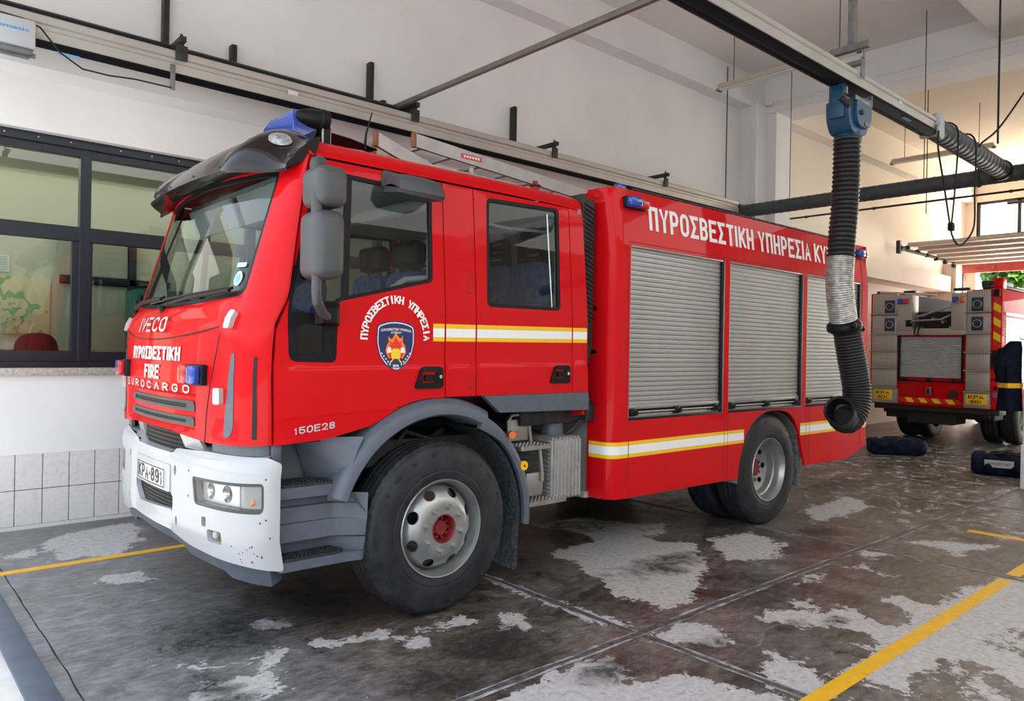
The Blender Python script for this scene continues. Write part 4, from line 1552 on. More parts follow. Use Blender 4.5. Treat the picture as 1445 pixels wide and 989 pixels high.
mb.box((1.47, YC-.5, .56), (1.50, YC+.5, .80))
mb.build('radiator', mat('radiator_grey', (.16, .155, .15), .6, var=.7, vscale=18), bump)
# lower lip
rows = []
for t in range(37):
    s = -1.24+2.48*t/36
    zb = .437+.035*min(1, (1.34-abs(s))/.3)+.035*min(1, max(0, (1.05-abs(s))/.45))+(.04 if abs(s) < .5 else 0)
    a = BM(s, zb+.01, -.012)
    lo = zb-.075
    if abs(s) > .95:
        lo = zb-.10
    rows.append([a, BM(s, zb-.01, -.02), Vector((a.x+.03, YC+(a.y-YC)*.97, lo)), Vector((a.x+.10, YC+(a.y-YC)*.93, lo+.01)), Vector((a.x+.12, YC+(a.y-YC)*.93, zb))])
MB().loft(rows, closed_v=True, cap=True).build('lower_lip', GREYP, bump)
# headlamps
for s, H in ((-1, hl), (1, hlr)):
    ho = MB()
    ho.panel(H, [], lambda u, v, o: BM(u, v, o-.060), .01, .05)
    ho.panel(H, [inset(H, .018)], lambda u, v, o: BM(u, v, o-.006), .055, .05)
    h = ho.build('headlamp', LAMPDARK, T_)
    mb = MB()
    mb.panel(rpoly(rect(*( (-1.02, .765, -.70, .885) if s < 0 else (.70, .765, 1.02, .885))), .02), [ring((s*.785, .825), .038, 20, .046), ring((s*.925, .825), .038, 20, .046)], lambda u, v, o: BM(u, v, o-.045), .01, .04)
    mb.mi = 1
    for sc in (.785, .925):
        for k in range(5):
            r0, r1 = 1-k*.2, 1-(k+1)*.2
            d0, d1 = -.045-.04*(1-r0**2), -.045-.04*(1-r1**2)
            A = [BM(s*sc+.038*r0*cos(2*pi*i/20), .825+.046*r0*sin(2*pi*i/20), d0) for i in range(20)]
            Bq = [BM(s*sc+.038*max(r1, .02)*cos(2*pi*i/20), .825+.046*max(r1, .02)*sin(2*pi*i/20), d1) for i in range(20)]
            mb.loft([A, Bq], closed_v=True)
        mb.ell(BM(s*sc, .825, -.05), (.014, .014, .014), 12, 8)
    mb.mi = 0
    q = rpoly(rect(*((-1.20, .765, -1.04, .885) if s < 0 else (1.04, .765, 1.20, .885))), .02)
    mb.panel(q, [], lambda u, v, o: BM(u, v, o-.04), .01, .05)
    mb.build('reflector_bowls', [mat('lamp_satin', (.55, .55, .55), .3, metal=.6), REFLECTOR], h)
    mb = MB()
    for k in range(14):
        a = 1.045+k*.011
        mb.panel(rect(s*a-.004, .77, s*a+.004, .88), [], lambda u, v, o: BM(u, v, -.020), .004, .06)
    mb.mi = 1
    mb.ell(BM(s*1.135, .80, -.03), (.018, .018, .020), 14, 10)
    mb.build('turn_signal', [CLEARL, AMBER], h)
    MB().panel(inset(H, .010), [], lambda u, v, o: BM(u, v, -.008), 0, .06).build('lens', glass('lamp_lens', (.96, .97, .97), 1.0) if s < 0 else MATS['lamp_lens'], h, 60)
    mb = MB()
    q = sq(s*.88, .598, .054, .033)
    mb.panel(q, [], lambda u, v, o: BM(u, v, o-.05), .01, .04)
    mb.ell(BM(s*.86, .598, -.035), (.02, .02, .028))
    mb.build('fog_lamp', CLEARL, bump)
    for u_, v_, a_, b_ in ((.79, .665, .03, .034), (.445, .90, .025, .04), (.47, .615, .022, .04)):
        MB().panel(sq(s*u_, v_, a_, b_), [], lambda u, v, o: BM(u, v, o-.035), .005, .06).build('bumper_recess', MATBLACK, bump)
mb = MB()
for u_, v_ in ((-1.235, .925), (-1.24, .715), (-1.20, .70), (-.62, .92), (-.62, .78), (-1.27, .62), (-1.20, .52)):
    mb.ell(BM(u_, v_, .0), (.0045, .0045, .005), 10, 6)
random.seed(3)
for k in range(16):
    mb.ell(BM(-1.0-.2*random.random(), .49+.10*random.random()**1.3, .0), (.003, .0025, .0035), 6, 4)
mb.build('bumper_chips', DARK, bump)
for s in (-1, 1):
    MB().panel([(s*.78, .985), (s*1.295, .985), (s*1.295, 1.105), (s*.78, 1.095)], [], lambda u, v, o: FM(u, v, o-.035), .02, .06).build('corner_filler', GREYP, T_)
# number plate
mb = MB()
mb.panel(rpoly(rect(-.33, .755, .33, .915), .02), [], lambda u, v, o: BM(u, v, o+.006), .03, .1)
mb.build('plate_holder', WHITEP, bump)
mb = MB()
mb.panel(rect(-.268, .768, .268, .885), [], lambda u, v, o: BM(u, v, o+.012), .006, .1)
mb.mi = 1
for a, b_, c_, d_ in ((-.264, .771, .264, .778), (-.264, .875, .264, .882), (-.264, .771, -.254, .882), (.254, .771, .264, .882)):
    mb.panel(rect(a, b_, c_, d_), [], lambda u, v, o: BM(u, v, .014), 0, .1)
block_text(mb, 'KPA·891', lambda u, v, o: BM(.235-u, v, .0115+o), 0, .785, .47, .086, .135, .18, wide=.50, ax=1.4)
mb.build('number_plate', [WHITET, BLACKL], bump)

# ---------------- cab underside filler, entry steps, wheel arch
WX, WZ = 2.715, .525
def arch(a, r, y):
    return Vector((WX+r*cos(a), y, WZ+r*sin(a)))
for side in (-1, 1):
    def Y(y):
        return YC+side*(YC-y)
    mb = MB()
    angs = [radians(62+(160-62)*k/26) for k in range(27)]
    rows = []
    for a in angs:
        dg = math.degrees(a)
        ro = .795 if dg < 118 else .795-.02*smooth(118, 160, dg)
        ri = .682
        yo = 3.66
        rows.append([Vector((p.x, Y(p.y), p.z)) for p in (arch(a, ri, 3.95), arch(a, ri, yo+.015), arch(a, ri+.012, yo), arch(a, ro-.045, yo+.004), arch(a, ro-.012, yo+.03), arch(a, ro, 3.735), arch(a, ro+.004, 3.90))])
    mb.loft(rows)
    # forward blend of the arch into the step well: a sloping cheek
    for p in ():
        pass
    cheek = []
    for z, xf, xr in ((1.115, 1.96, 2.17), (1.04, 1.99, 2.13), (.96, 2.02, 2.10), (.88, 2.05, 2.085), (.80, 2.06, 2.075)):
        cheek.append([(xf-.10, Y(3.93), z), (xf, Y(3.80), z), (xr-.02, Y(3.70), z), (xr, Y(3.675), z)])
    mb.loft(cheek)
    mb.loft([[(1.72, Y(3.735), 1.10), (1.72, Y(3.95), 1.08)], [(2.0, Y(3.735), 1.12), (2.0, Y(3.95), 1.08)], [(2.25, Y(3.735), 1.17), (2.25, Y(3.9), 1.12)]])
    fender = mb.build('front_fender', GREYP, T_, 40)
    # step well
    mb = MB()
    mb.box((1.66, Y(3.98)-.02, .42), (2.12, Y(3.98)+.02, 1.12))
    mb.box((1.66, min(Y(3.74), Y(3.98)), .99), (1.715, max(Y(3.74), Y(3.98)), 1.10), .004)
    mb.box((1.58, min(Y(3.80), Y(3.98)), 1.0), (1.70, max(Y(3.80), Y(3.98)), 1.095), .01)
    # upper step tray
    mb.prism(rpoly([(1.70, 3.745), (2.06, 3.735), (2.10, 3.77), (2.08, 3.97), (1.70, 3.97)], .02), lambda u, v: (u, Y(v), .80), lambda u, v: (u, Y(v), .86))
    # riser between the steps with horizontal ribs
    rows = []
    for z, off in ((.80, .10), (.745, .095), (.74, .075), (.66, .07), (.655, .05), (.56, .045), (.55, .10), (.45, .12)):
        rows.append([(1.69, Y(3.735+off), z), (2.03, Y(3.73+off), z), (2.07, Y(3.72+off*.8), z), (2.19+.03*(z-.45), Y(3.665+.02*(1 if z < .6 else .3)), z)])
    mb.loft(rows)
    # lower step tray
    mb.prism(rpoly([(1.70, 3.70), (2.09, 3.69), (2.17, 3.67), (2.20, 3.70), (2.10, 3.95), (1.70, 3.95)], .025), lambda u, v: (u, Y(v), .425), lambda u, v: (u, Y(v), .475))
    mb.loft([[(2.17, Y(3.668), .475), (2.20, Y(3.70), .475), (2.2, Y(3.9), .475)], [(2.215, Y(3.668), .66), (2.23, Y(3.70), .66), (2.23, Y(3.9), .66)], [(2.09, Y(3.69), .80), (2.12, Y(3.72), .80), (2.12, Y(3.9), .80)]])
    sw = mb.build('entry_step', GREYP, T_, 35, .004)
    TREAD = MATS.get('step_tread') or mat('step_tread', (.022, .023, .025), .6, var=.5, vscale=60, bump=.6, bscale=120)
    for poly, z in ((rpoly([(1.72, 3.755), (2.05, 3.745), (2.085, 3.775), (2.06, 3.95), (1.72, 3.95)], .03), .861), (rpoly([(1.72, 3.715), (2.05, 3.71), (2.09, 3.74), (2.06, 3.93), (1.72, 3.93)], .04), .476)):
        mb = MB().prism(poly, lambda u, v: (u, Y(v), z), lambda u, v: (u, Y(v), z+.012))
        for i in range(15):
            for j in range(6):
                u, v = 1.74+i*.022, 3.765+j*.03
                if inpoly((u, v), poly):
                    mb.box((u-.006, Y(v)-.006, z+.012), (u+.006, Y(v)+.006, z+.019))
        mb.build('step_tread', TREAD, sw, 20)
    # rear half of the mudguard and the flap
    mb = MB()
    angs = [radians(64-70*k/20) for k in range(21)]
    rows = []
    for a in angs:
        dg = math.degrees(a)
        ro = .745 if dg > 40 else .745-.005
        ri = .655 + .03*smooth(64, 40, dg)
        rows.append([Vector((p.x, Y(p.y), p.z)) for p in (arch(a, ri, 3.70), arch(a, ri, 3.665), arch(a, (ri+ro)/2, 3.658), arch(a, ro, 3.672), arch(a, ro+.006, 3.72), arch(a, ro-.004, 4.05), arch(a, ro-.02, 4.05), arch(a, ro-.02, 3.71))])
    mb.loft(rows, closed_v=True, cap=True)
    mg = mb.build('rear_mudguard', GREYP, T_, 40)
    FLAP = MATS.get('spray_flap') or mat('spray_flap', (.12, .135, .15), .6, var=.45, vscale=35, bump=.8, bscale=45)
    mb = MB()
    rows = []
    for k in range(18):
        a = radians(66-76*k/17)
        rows.append([Vector((p.x, Y(p.y), p.z)) for p in (arch(a, .650, 3.675), arch(a, .655, 4.02))])
    rows += [[(3.35, Y(3.675), .25), (3.35, Y(4.02), .25)], [(3.345, Y(3.675), .145), (3.345, Y(4.02), .15)]]
    mb.loft(rows)
    bmesh.ops.solidify(mb.bm, geom=list(mb.bm.faces), thickness=.012)
    mb.build('mud_flap', FLAP, mg)
    mb = MB().cyl((3.335, Y(3.69), 1.06), (3.27, Y(3.66), 1.06), .016).cyl((3.275, Y(3.675), 1.06), (3.255, Y(3.635), 1.06), .026, .024, 16)
    mb.build('side_marker', AMBER, mg)
    mb = MB().cyl((3.385, Y(3.672), .845), (3.385, Y(3.655), .845), .032, .032, 20)
    mb.mi = 1
    mb.cyl((3.385, Y(3.656), .845), (3.385, Y(3.653), .845), .008, .008, 10)
    mb.build('side_reflector', [YREF, DARK], mg)

# ---------------- wheels
def wheel(x, yo, front, side=-1):
    """yo: outer side-wall plane; side -1 faces the camera"""
    root = bpy.data.objects.new('wheel', None)
    COL.objects.link(root)
    root.parent = T_
    root.location = Vector((x, yo, WZ)) - wloc(T_)
    c = Vector((x, yo, WZ))
    W = .285
    # tyre profile, h measured inwards from the outer plane
    pr = [(.298, .020), (.302, .006), (.315, .001), (.345, -.004), (.352, -.001), (.375, -.006), (.385, -.003), (.41, -.007), (.418, -.004), (.445, -.004), (.452, .000), (.478, .004), (.494, .010), (.508, .022), (.518, .036)]
    for a in (.085, .135, .185):
        pr += [(.523, a-.045), (.523, a-.006), (.511, a-.004), (.511, a+.004), (.523, a+.006)]
    pr += [(.518, W-.036), (.508, W-.022), (.478, W-.004), (.40, W+.005), (.32, W), (.298, W-.02)]
    nn = 150
    def mod(j, i):
        r = pr[j][0]
        if r > .505 and i % 3 == 0:
            h = pr[j][1]
            if h < .085 or h > W-.085:
                return -.006
        return 0
    mb = MB().lathe(pr, c, 'y', nn, mod, close=True, sgn=-side)
    # raised side-wall lettering blocks
    for k in range(22):
        if k % 11 in (4, 5, 10):
            continue
        a0 = 2*pi*k/22
        mb.panel([(a0, .432), (a0+.05+.08*((k*7) % 3)/2, .432), (a0+.05+.08*((k*7) % 3)/2, .466), (a0, .466)], [], lambda u, v, o: c+Vector((v*cos(u), side*(.003+o+(.0)), v*sin(u))), .006, .06)
    mb.build('tyre', RUBBER, root, 30)
    sg = -side
    rim = MB()
    if front:
        rim.lathe([(.296, .022), (.300, .004), (.296, -.002), (.290, .000), (.286, .012), (.272, .035), (.268, .085), (.262, .10), (.262, .13)], c, 'y', 64, sgn=sg)
        holes = [[(.218*cos(a)+r1*cos(t)*cos(a)-r2*sin(t)*sin(a), .218*sin(a)+r1*cos(t)*sin(a)+r2*sin(t)*cos(a)) for t in [2*pi*i/14 for i in range(14)]] for a in [radians(22.5+45*k) for k in range(8)] for r1, r2 in ((.027, .040),)]
        def dep(r):
            return itp([(0, -.010), (.09, -.012), (.165, -.010), (.175, -.004), (.19, .004), (.215, .018), (.24, .040), (.255, .075), (.264, .10)], r)
        def fm(u, v, o):
            r = hypot(u, v)
            return c + Vector((u, side*(-dep(r)+o), v))
        rim.panel(ring((0, 0), .264, 60), holes + [ring((0, 0), .083, 32)], fm, .012, .022)
        for k in range(8):
            a = radians(22.5+45*k+10)
            p = c+Vector((.134*cos(a), side*.010, .134*sin(a)))
            rim.cyl(p, p+Vector((0, side*.010, 0)), .022, .022, 6)
            rim.cyl(p+Vector((0, side*.010, 0)), p+Vector((0, side*.032, 0)), .015, .013, 10)
        rim.build('rim', STEELP, root, 40)
        hb = MB()
        hb.lathe([(.088, -.014), (.084, -.018), (.078, -.012), (.074, .012), (.070, .06), (.0, .06)], c, 'y', 40, sgn=sg)
        hb.lathe([(.050, .06), (.050, .026), (.044, .018), (.0, .018)], c, 'y', 28, sgn=sg)
        for k in range(9):
            a = 2*pi*k/9
            p = c+Vector((.058*cos(a), side*-.05, .058*sin(a)))
            hb.cyl(p, p+Vector((0, side*.030, 0)), .011, .010, 8)
        hb.build('hub', HUBRED, root, 40)
    else:
        rim.lathe([(.296, .022), (.300, .004), (.296, -.002), (.290, .0), (.284, .014), (.272, .03), (.266, .05), (.262, .095), (.250, .105), (.244, .145), (.240, .165)], c, 'y', 64, sgn=sg)
        holes = [[(.190*cos(a)+r1*cos(t)*cos(a)-r2*sin(t)*sin(a), .190*sin(a)+r1*cos(t)*sin(a)+r2*sin(t)*cos(a)) for t in [2*pi*i/14 for i in range(14)]] for a in [radians(45*k) for k in range(8)] for r1, r2 in ((.024, .030),)]
        def dep2(r):
            return itp([(0, .190), (.15, .190), (.17, .186), (.20, .175), (.225, .165), (.242, .160)], r)
        rim.panel(ring((0, 0), .242, 56), holes + [ring((0, 0), .095, 32)], lambda u, v, o: c+Vector((u, side*(-dep2(hypot(u, v))+o), v)), .012, .022)
        for k in range(8):
            a = radians(22.5+45*k)
            p = c+Vector((.134*cos(a), side*-.190, .134*sin(a)))
            rim.cyl(p, p+Vector((0, side*.03, 0)), .018, .015, 8)
        rim.build('rim', STEELP, root, 40)
        hb = MB().lathe([(.090, .20), (.086, .165), (.075, .152), (.06, .148), (0, .148)], c, 'y', 32, sgn=sg)
        for k in range(10):
            a = 2*pi*k/10
            p = c+Vector((.073*cos(a), side*-.154, .073*sin(a)))
            hb.cyl(p, p+Vector((0, side*.012, 0)), .010, .009, 8)
        hb.build('hub', HUBRED, root, 40)
    return root
wheel(2.715, 3.655, True)
wheel(2.715, 2*YC-3.655, True, 1)
wr = wheel(6.545, 3.645, False)
wheel(6.545, 2*YC-3.645, False, 1)
for yy, sd in ((3.985, -1), (2*YC-3.985, 1)):
    r = bpy.data.objects.new('wheel', None)
    COL.objects.link(r)
    r.parent = T_
    r.location = Vector((6.545, yy, WZ))-wloc(T_)
    for chd in list(wr.children):
        cc = chd.copy()
        COL.objects.link(cc)
        cc.parent = r
        if sd > 0:
            cc.rotation_euler = (0, 0, pi)

# ---------------- chassis
mb = MB()
for s in (-1, 1):
    mb.box((1.6, YC+s*.42-.04, .72), (8.5, YC+s*.42+.04, .95))
mb.box((2.60, YC-.95, .45), (2.83, YC+.95, .58), .02)
mb.cyl((6.545, YC-.95, WZ), (6.545, YC+.95, WZ), .09)
mb.ell((6.545, YC, WZ), (.24, .22, .24))
mb.box((1.9, YC-.45, .62), (3.6, YC+.45, 1.12), .05)
mb.cyl((3.4, YC, .75), (6.4, YC, .58), .06)
mb.box((2.05, YC-.98, .9), (3.4, YC+.98, 1.05))
for xx in (1.55, 4.3, 5.4, 8.3):
    mb.box((xx-.05, YC-.45, .74), (xx+.05, YC+.45, .93))
mb.box((7.4, YC-.9, .55), (8.4, YC+.9, .95), .02)
mb.box((4.5, YC-.95, .55), (5.6, YC+1.0, .95), .03)
mb.tube([(2.3, 4.0, .95), (2.5, 3.95, 1.05), (2.75, 3.98, .98), (2.95, 4.0, 1.08)], .022)
mb.tube([(2.4, 3.92, .88), (2.6, 3.90, 1.10), (2.9, 3.92, 1.0)], .015)
mb.build('chassis', CHASSIS, T_)

# gap between cab and body: intake stack, silver tank, steps, exhaust neck
mb = MB()
xa, xb, ya, yb = 4.075, 4.19, 3.80, 3.93
mb.loft([[(xa, yb, 2.76), (xa, ya, 2.76), (xb, ya, 2.76), (xb, yb, 2.76)], [(xa, yb, 1.65), (xa, ya, 1.65), (xb, ya, 1.65), (xb, yb, 1.65)], [(xa, yb, 1.50), (xa, ya+.03, 1.50), (xb, ya+.03, 1.52), (xb, yb, 1.52)]], closed_v=True, cap=True)
for k in range(26):
    z = 1.85+k*.034
    mb.box((xa-.008, ya-.012, z), (xb+.004, ya+.02, z+.014), .003, 1, rot=Matrix.Rotation(radians(18), 3, 'Y'))
mb.box((xa-.015, ya-.005, 1.6), (xa+.015, yb, 2.79), .004)
mb.build('air_intake_stack', DARK, T_)
mb = MB().box((4.27, 3.76, .50), (4.33, 6.0, 2.80)).box((4.2, 3.86, .50), (4.33, 5.9, .545))
mb.box((4.24, 3.80, 1.93), (4.28, 3.86, 1.96)).box((4.24, 3.80, 1.60), (4.28, 3.86, 1.63))
mb.build('body_front_wall', BODYGREY, T_)
# silver ribbed heat-shield box
mb = MB()
mb.box((3.78, 3.79, .535), (4.10, 4.5, .985), .03, 3)
for k in range(8):
    x = 3.80+k*.038
    mb.box((x-.006, 3.782, .55), (x+.006, 3.80, .975), .004, 1)
    mb.box((x-.010, 3.80, .975), (x+.010, 4.45, .993), .005, 1)
for k in range(14):
    z = .57+k*.03
    mb.box((3.768, 3.82, z-.006), (3.785, 4.45, z+.006), .004, 1)
mb.cyl((4.04, 3.784, .78), (4.04, 3.775, .78), .022, .018, 14)
mb.build('silencer_shield', SHIELD, T_, 30)
mb = MB()
mb.cyl((3.93, 3.95, .98), (3.93, 3.95, 1.25), .085, .085, 24)
mb.cyl((3.93, 3.95, .985), (3.93, 3.95, 1.0), .092, .092, 24)
mb.loft([[(3.86, 3.92, 1.24), (4.0, 3.92, 1.15)], [(4.25, 3.95, 1.25), (4.25, 3.95, 1.22)]])
mb.build('exhaust_neck', GREYP, T_)
mb = MB().box((3.52, 3.85, 1.08), (4.2, 4.6, 1.19), .02).box((4.14, 3.80, 1.09), (4.24, 3.90, 1.22), .01).cyl((4.17, 3.84, 1.22), (4.17, 3.84, 1.27), .05)
for k in range(3):
    mb.tube([(4.15-.02*k, 3.84, 1.10), (4.10-.02*k, 3.86, 1.04), (4.02-.02*k, 3.9, .97)], .012)
mb.build('cab_mount', DARK, T_)
mb = MB()
for x0_, x1_, z, y0_ in ((3.44, 3.735, .955, 3.745), (3.49, 3.89, .565, 3.735)):
    mb.prism(rpoly([(x0_, y0_), (x1_, y0_), (x1_, 3.97), (x0_, 3.97)], .03), lambda u, v: (u, v, z-.028), lambda u, v: (u, v, z))
    n = int((x1_-x0_)/.035)
    for i in range(n):
        for j in range(6):
            mb.ell((x0_+.02+i*.035, y0_+.02+j*.034, z), (.010, .010, .006), 8, 6)
mb.tube([(3.64, 3.78, .94), (3.66, 3.77, .75), (3.66, 3.77, .70)], .014)
mb.box((3.52, 3.78, .60), (3.68, 3.80, .76), .004)
mb.box((3.45, 3.88, .98), (3.62, 3.90, 1.13), .004)
mb.tube([(3.44, 3.88, .97), (3.43, 3.88, 1.12), (3.46, 3.88, 1.16), (3.58, 3.88, 1.165), (3.62, 3.88, 1.13), (3.65, 3.88, .97)], .013)
mb.build('access_steps', ALU, T_, 30)

# ---------------- rear body
body_out = [(4.03, .51), (5.965, .50), (5.985, .62), (6.03, .76), (6.11, .90), (6.22, 1.0), (6.36, 1.065), (6.50, 1.085), (6.70, 1.082), (6.86, 1.055), (6.98, .98), (7.06, .87), (7.13, .70), (7.205, .505), (8.16, .50), (8.615, .61), (8.615, 2.86), (4.03, 2.86)]
sh = [rect(4.425, 1.11, 5.715, 2.43), rect(5.79, 1.11, 7.125, 2.43), rect(7.20, 1.11, 8.45, 2.43)]
mb = MB().panel(body_out, sh, BD, .03, .09, du=(4.33, 4.30, 4.26, 4.22, 4.19), dv=(2.43,))
mb.build('body_side', RED, T_, 30)
mb = MB()
mb.box((4.30, YC-1.19, 2.80), (8.61, YC+1.2, 2.855))
mb.box((4.30, YC+1.20, .5), (8.61, YC+1.25, 2.86), .02)
mb.box((8.58, YC-1.23, .61), (8.615, YC+1.23, 2.855), .01)
mb.build('body_shell', RED, T_)
mb = MB().box((4.36, YC-1.1, 1.08), (8.55, YC+1.1, 2.78))
mb.box((7.22, YC-1.21, .55), (8.5, YC+1.2, 1.08)).box((4.36, YC-1.21, .56), (5.93, YC+1.2, 1.08))
mb.build('body_interior', MATBLACK, T_)
# inner arch
mb = MB()
rows = []
for k in range(22):
    a = radians(-5+190*k/21)
    rows.append([(6.585+.60*cos(a), 3.645, .50+.58*sin(a)), (6.585+.60*cos(a), 4.4, .50+.58*sin(a))])
mb.loft(rows)
bmesh.ops.solidify(mb.bm, geom=list(mb.bm.faces), thickness=.012)
mb.build('rear_wheel_arch', BODYGREY, T_)
FL2 = MATS['spray_flap']
mb = MB()
mb.box((7.10, 3.66, .62), (7.125, 4.2, .90), .004).box((7.13, 3.66, .62), (7.15, 4.2, .66), .004).box((7.12, 3.66, .30), (7.14, 4.2, .64), .012)
mb.build('mud_flap', FL2, T_)
# shutters
for k, (x0_, x1_) in enumerate(((4.425, 5.715), (5.79, 7.125), (7.20, 8.45))):
    ys = YC-1.25+.030
    mb = MB()
    n = 33
    zb, zt = 1.20, 2.43
    rows = []
    for i in range(n):
        z = zb+(zt-zb)*i/n
        d = (zt-zb)/n
        rows += [[(x0_+.012, ys+.005, z), (x1_-.04, ys+.005, z)], [(x0_+.012, ys-.001, z+d*.10), (x1_-.04, ys-.001, z+d*.10)], [(x0_+.012, ys-.004, z+d*.5), (x1_-.04, ys-.004, z+d*.5)], [(x0_+.012, ys-.001, z+d*.92), (x1_-.04, ys-.001, z+d*.92)]]
    mb.loft(rows)
    shu = mb.build('roller_shutter', SHUTTER, T_, 25)
    mb = MB()
    mb.box((x0_+.012, ys-.016, 1.178), (x1_-.04, ys+.01, 1.208), .004)
    mb.box((x0_+.004, ys-.006, 1.11), (x1_-.03, ys+.012, 1.14), .003)
    mb.cyl((x0_+.03, ys-.02, 1.155), (x1_-.05, ys-.02, 1.155), .008, .008, 8)
    mb.box((x0_, ys-.028, 1.112), (x0_+.010, ys+.02, 2.43), .002)
    mb.box((x0_, ys-.028, 2.418), (x1_-.03, ys+.02, 2.43), .002)
    mb.box((x1_-.008, ys-.028, 1.112), (x1_, ys+.02, 2.43), .002)
    mb.build('shutter_rail', ALU, shu)
    mb = MB()
    mb.box((x1_-.04, ys-.022, 1.115), (x1_-.010, ys+.02, 2.42), .003)
    mb.box((x0_, ys-.031, 1.095), (x1_, ys+.01, 1.112), .003)
    mb.box((x0_+.02, ys+.008, 1.112), (x1_-.02, ys+.02, 1.2))
    for xx in (x0_+.06, (x0_+x1_)/2-.02, x1_-.12):
        mb.box((xx-.035, ys-.036, 1.125), (xx+.035, ys-.002, 1.185), .010, 2)
        mb.cyl((xx+.03, ys-.045, 1.15), (xx+.03, ys-.02, 1.15), .018, .018, 12)
    mb.build('shutter_latch', BLACKP, shu)
# seams and stripe
seam([[(4.43, .51), (4.43, 1.10)], [(5.735, .50), (5.735, 1.10)], [(5.79, .50), (5.79, 1.10)], [(7.215, .55), (7.215, 1.1)], [(7.285, .50), (7.285, 1.1)], [(4.40, 2.455), (8.46, 2.455)], [(8.47, .62), (8.47, 2.83)], [(4.40, 1.10), (4.40, 2.455)]], BD, .0028, T_, 'body_seam', mat('seam_dark_red', (.12, .006, .008), .5))
def stripe(xs):
    for x0_, x1_ in xs:
        mb = MB()
        for k, (za, zb) in enumerate(((.815, .843), (.843, .907), (.907, .937))):
            mb.mi = 1 if k == 1 else 0
            mb.panel(rect(x0_, za, x1_, zb), [], lambda u, v, o: BD(u, v, .003), 0, .04 if x0_ < 4.2 else .3)
        mb.build('reflective_stripe', [YELLOWT, WHITET], T_)
stripe(((4.05, 4.426), (4.434, 5.732), (5.738, 5.787), (5.793, 6.055), (7.095, 7.212), (7.219, 7.282), (7.289, 8.466), (8.474, 8.61)))
mb = MB()
for word, u0, u1 in (('ΠΥΡΟΣΒΕΣΤΙΚΗ', 4.66, 6.20), ('ΥΠΗΡΕΣΙΑ', 6.285, 7.29), ('ΚΥΠΡΟΥ', 7.37, 8.20)):
    mb = MB()
    block_text(mb, word, lambda u, v, o: BD(u, v, o), u0, 2.572, u1-u0, .190, .165, .12, wide=.46, ax=1.3)
    mb.build('body_lettering', LETTER, T_)
for xc in (4.485, 8.42):
    p = BD(xc, 2.75)
    base = MB().box((xc-.125, p.y-.03, 2.71), (xc+.125, p.y+.03, 2.80), .012).build('strobe_lamp', BLACKP, T_)
    MB().box((xc-.122, p.y-.085, 2.714), (xc+.015, p.y-.02, 2.796), .02, 3).build('lens', BLUEL, base)
    MB().box((xc+.018, p.y-.070, 2.716), (xc+.122, p.y-.02, 2.792), .02, 3).build('lens', REDL, base)
mb = MB().cyl((4.60, 3.9, 2.86), (4.60, 3.9, 2.90), .04).box((4.55, 3.87, 2.90), (4.65, 3.93, 2.96), .01)
mb.build('roof_clamp', BLUEL, T_)
mb = MB()
for xx in (5.2, 6.0, 6.8, 7.6):
    mb.box((xx-.02, 3.75, 2.855), (xx+.02, 3.79, 2.90), .004)
mb.tube([(4.6, 3.77, 2.90), (8.4, 3.77, 2.90)], .012)
mb.build('roof_rail', DARK, T_)

# ---------------- mirrors
mir = MB().box((1.75, 3.43, 2.335), (1.92, 3.66, 2.545), .05, 4).build('mirror', MIRROR_H, T_)
MB().box((1.915, 3.475, 2.375), (1.923, 3.615, 2.505), .004).build('mirror_glass', CHROME, mir)
mir2 = MB().box((1.735, 3.42, 1.965), (1.905, 3.65, 2.315), .055, 4).build('mirror', MIRROR_H, T_)
MB().box((1.900, 3.47, 2.02), (1.908, 3.60, 2.265), .004).build('mirror_glass', CHROME, mir2)
far_ = []
for m_ in (mir, mir2):
    pass
mb = MB()
mb.tube([(1.90, 3.74, 2.60), (1.86, 3.66, 2.59), (1.82, 3.60, 2.57), (1.80, 3.56, 2.50)], [.05, .045, .04, .03], 12)
mb.build('mirror_arm', MIRROR_H, T_)
MB().tube([(1.765, 3.50, 2.40), (1.765, 3.49, 2.28)], .028, 12).build('mirror_arm', MIRROR_H, T_)
mb = MB()
mb.tube([(1.775, 3.50, 2.0), (1.775, 3.50, 1.90), (1.79, 3.52, 1.85), (1.86, 3.60, 1.80), (1.94, 3.68, 1.775)], [.026, .026, .027, .026, .022], 12)
mb.build('mirror_arm', MIRROR_H, T_)
mb = MB()
rows = []
for k in range(9):
    t = k/8
    w = .075*(1-t*.45)+(.004 if k % 2 else 0)
    h = .065*(1-t*.4)+(.004 if k % 2 else 0)
    y = 3.722-.07*t
    rows.append([(1.955-.02*t+w*a, y, 1.80-.012*t+h*b_) for a, b_ in ((-1, -1), (1, -1), (1, .8), (.7, 1), (-.7, 1), (-1, .8))])
mb.loft(rows, closed_v=True, cap=True)
mb.build('mirror_base', BLACKP, T_, 20)
# kerb mirror shell above the door window
mb = MB()
rows = []
for x, zt, zb, yo in ((2.335, 2.63, 2.55, 3.70), (2.345, 2.645, 2.515, 3.62), (2.40, 2.655, 2.50, 3.575), (2.52, 2.65, 2.495, 3.565), (2.62, 2.64, 2.495, 3.57), (2.65, 2.63, 2.50, 3.60)):
    rows.append([(x, 3.80, zb+.02), (x, yo+.02, zb), (x, yo, zb+.02), (x, yo+.01, zt-.075), (x, yo+.045, zt-.035), (x, 3.80, zt)])
mb.loft(rows, closed_v=True, cap=True)
km = mb.build('kerb_mirror', MIRROR_H, T_, 40)
MB().panel(rpoly([(2.31, 2.56), (2.66, 2.55), (2.64, 2.645), (2.32, 2.66)], .02), [], lambda u, v, o: SM(u, v, o+.012), .012, .1).build('mirror_bracket', MIRROR_H, km)

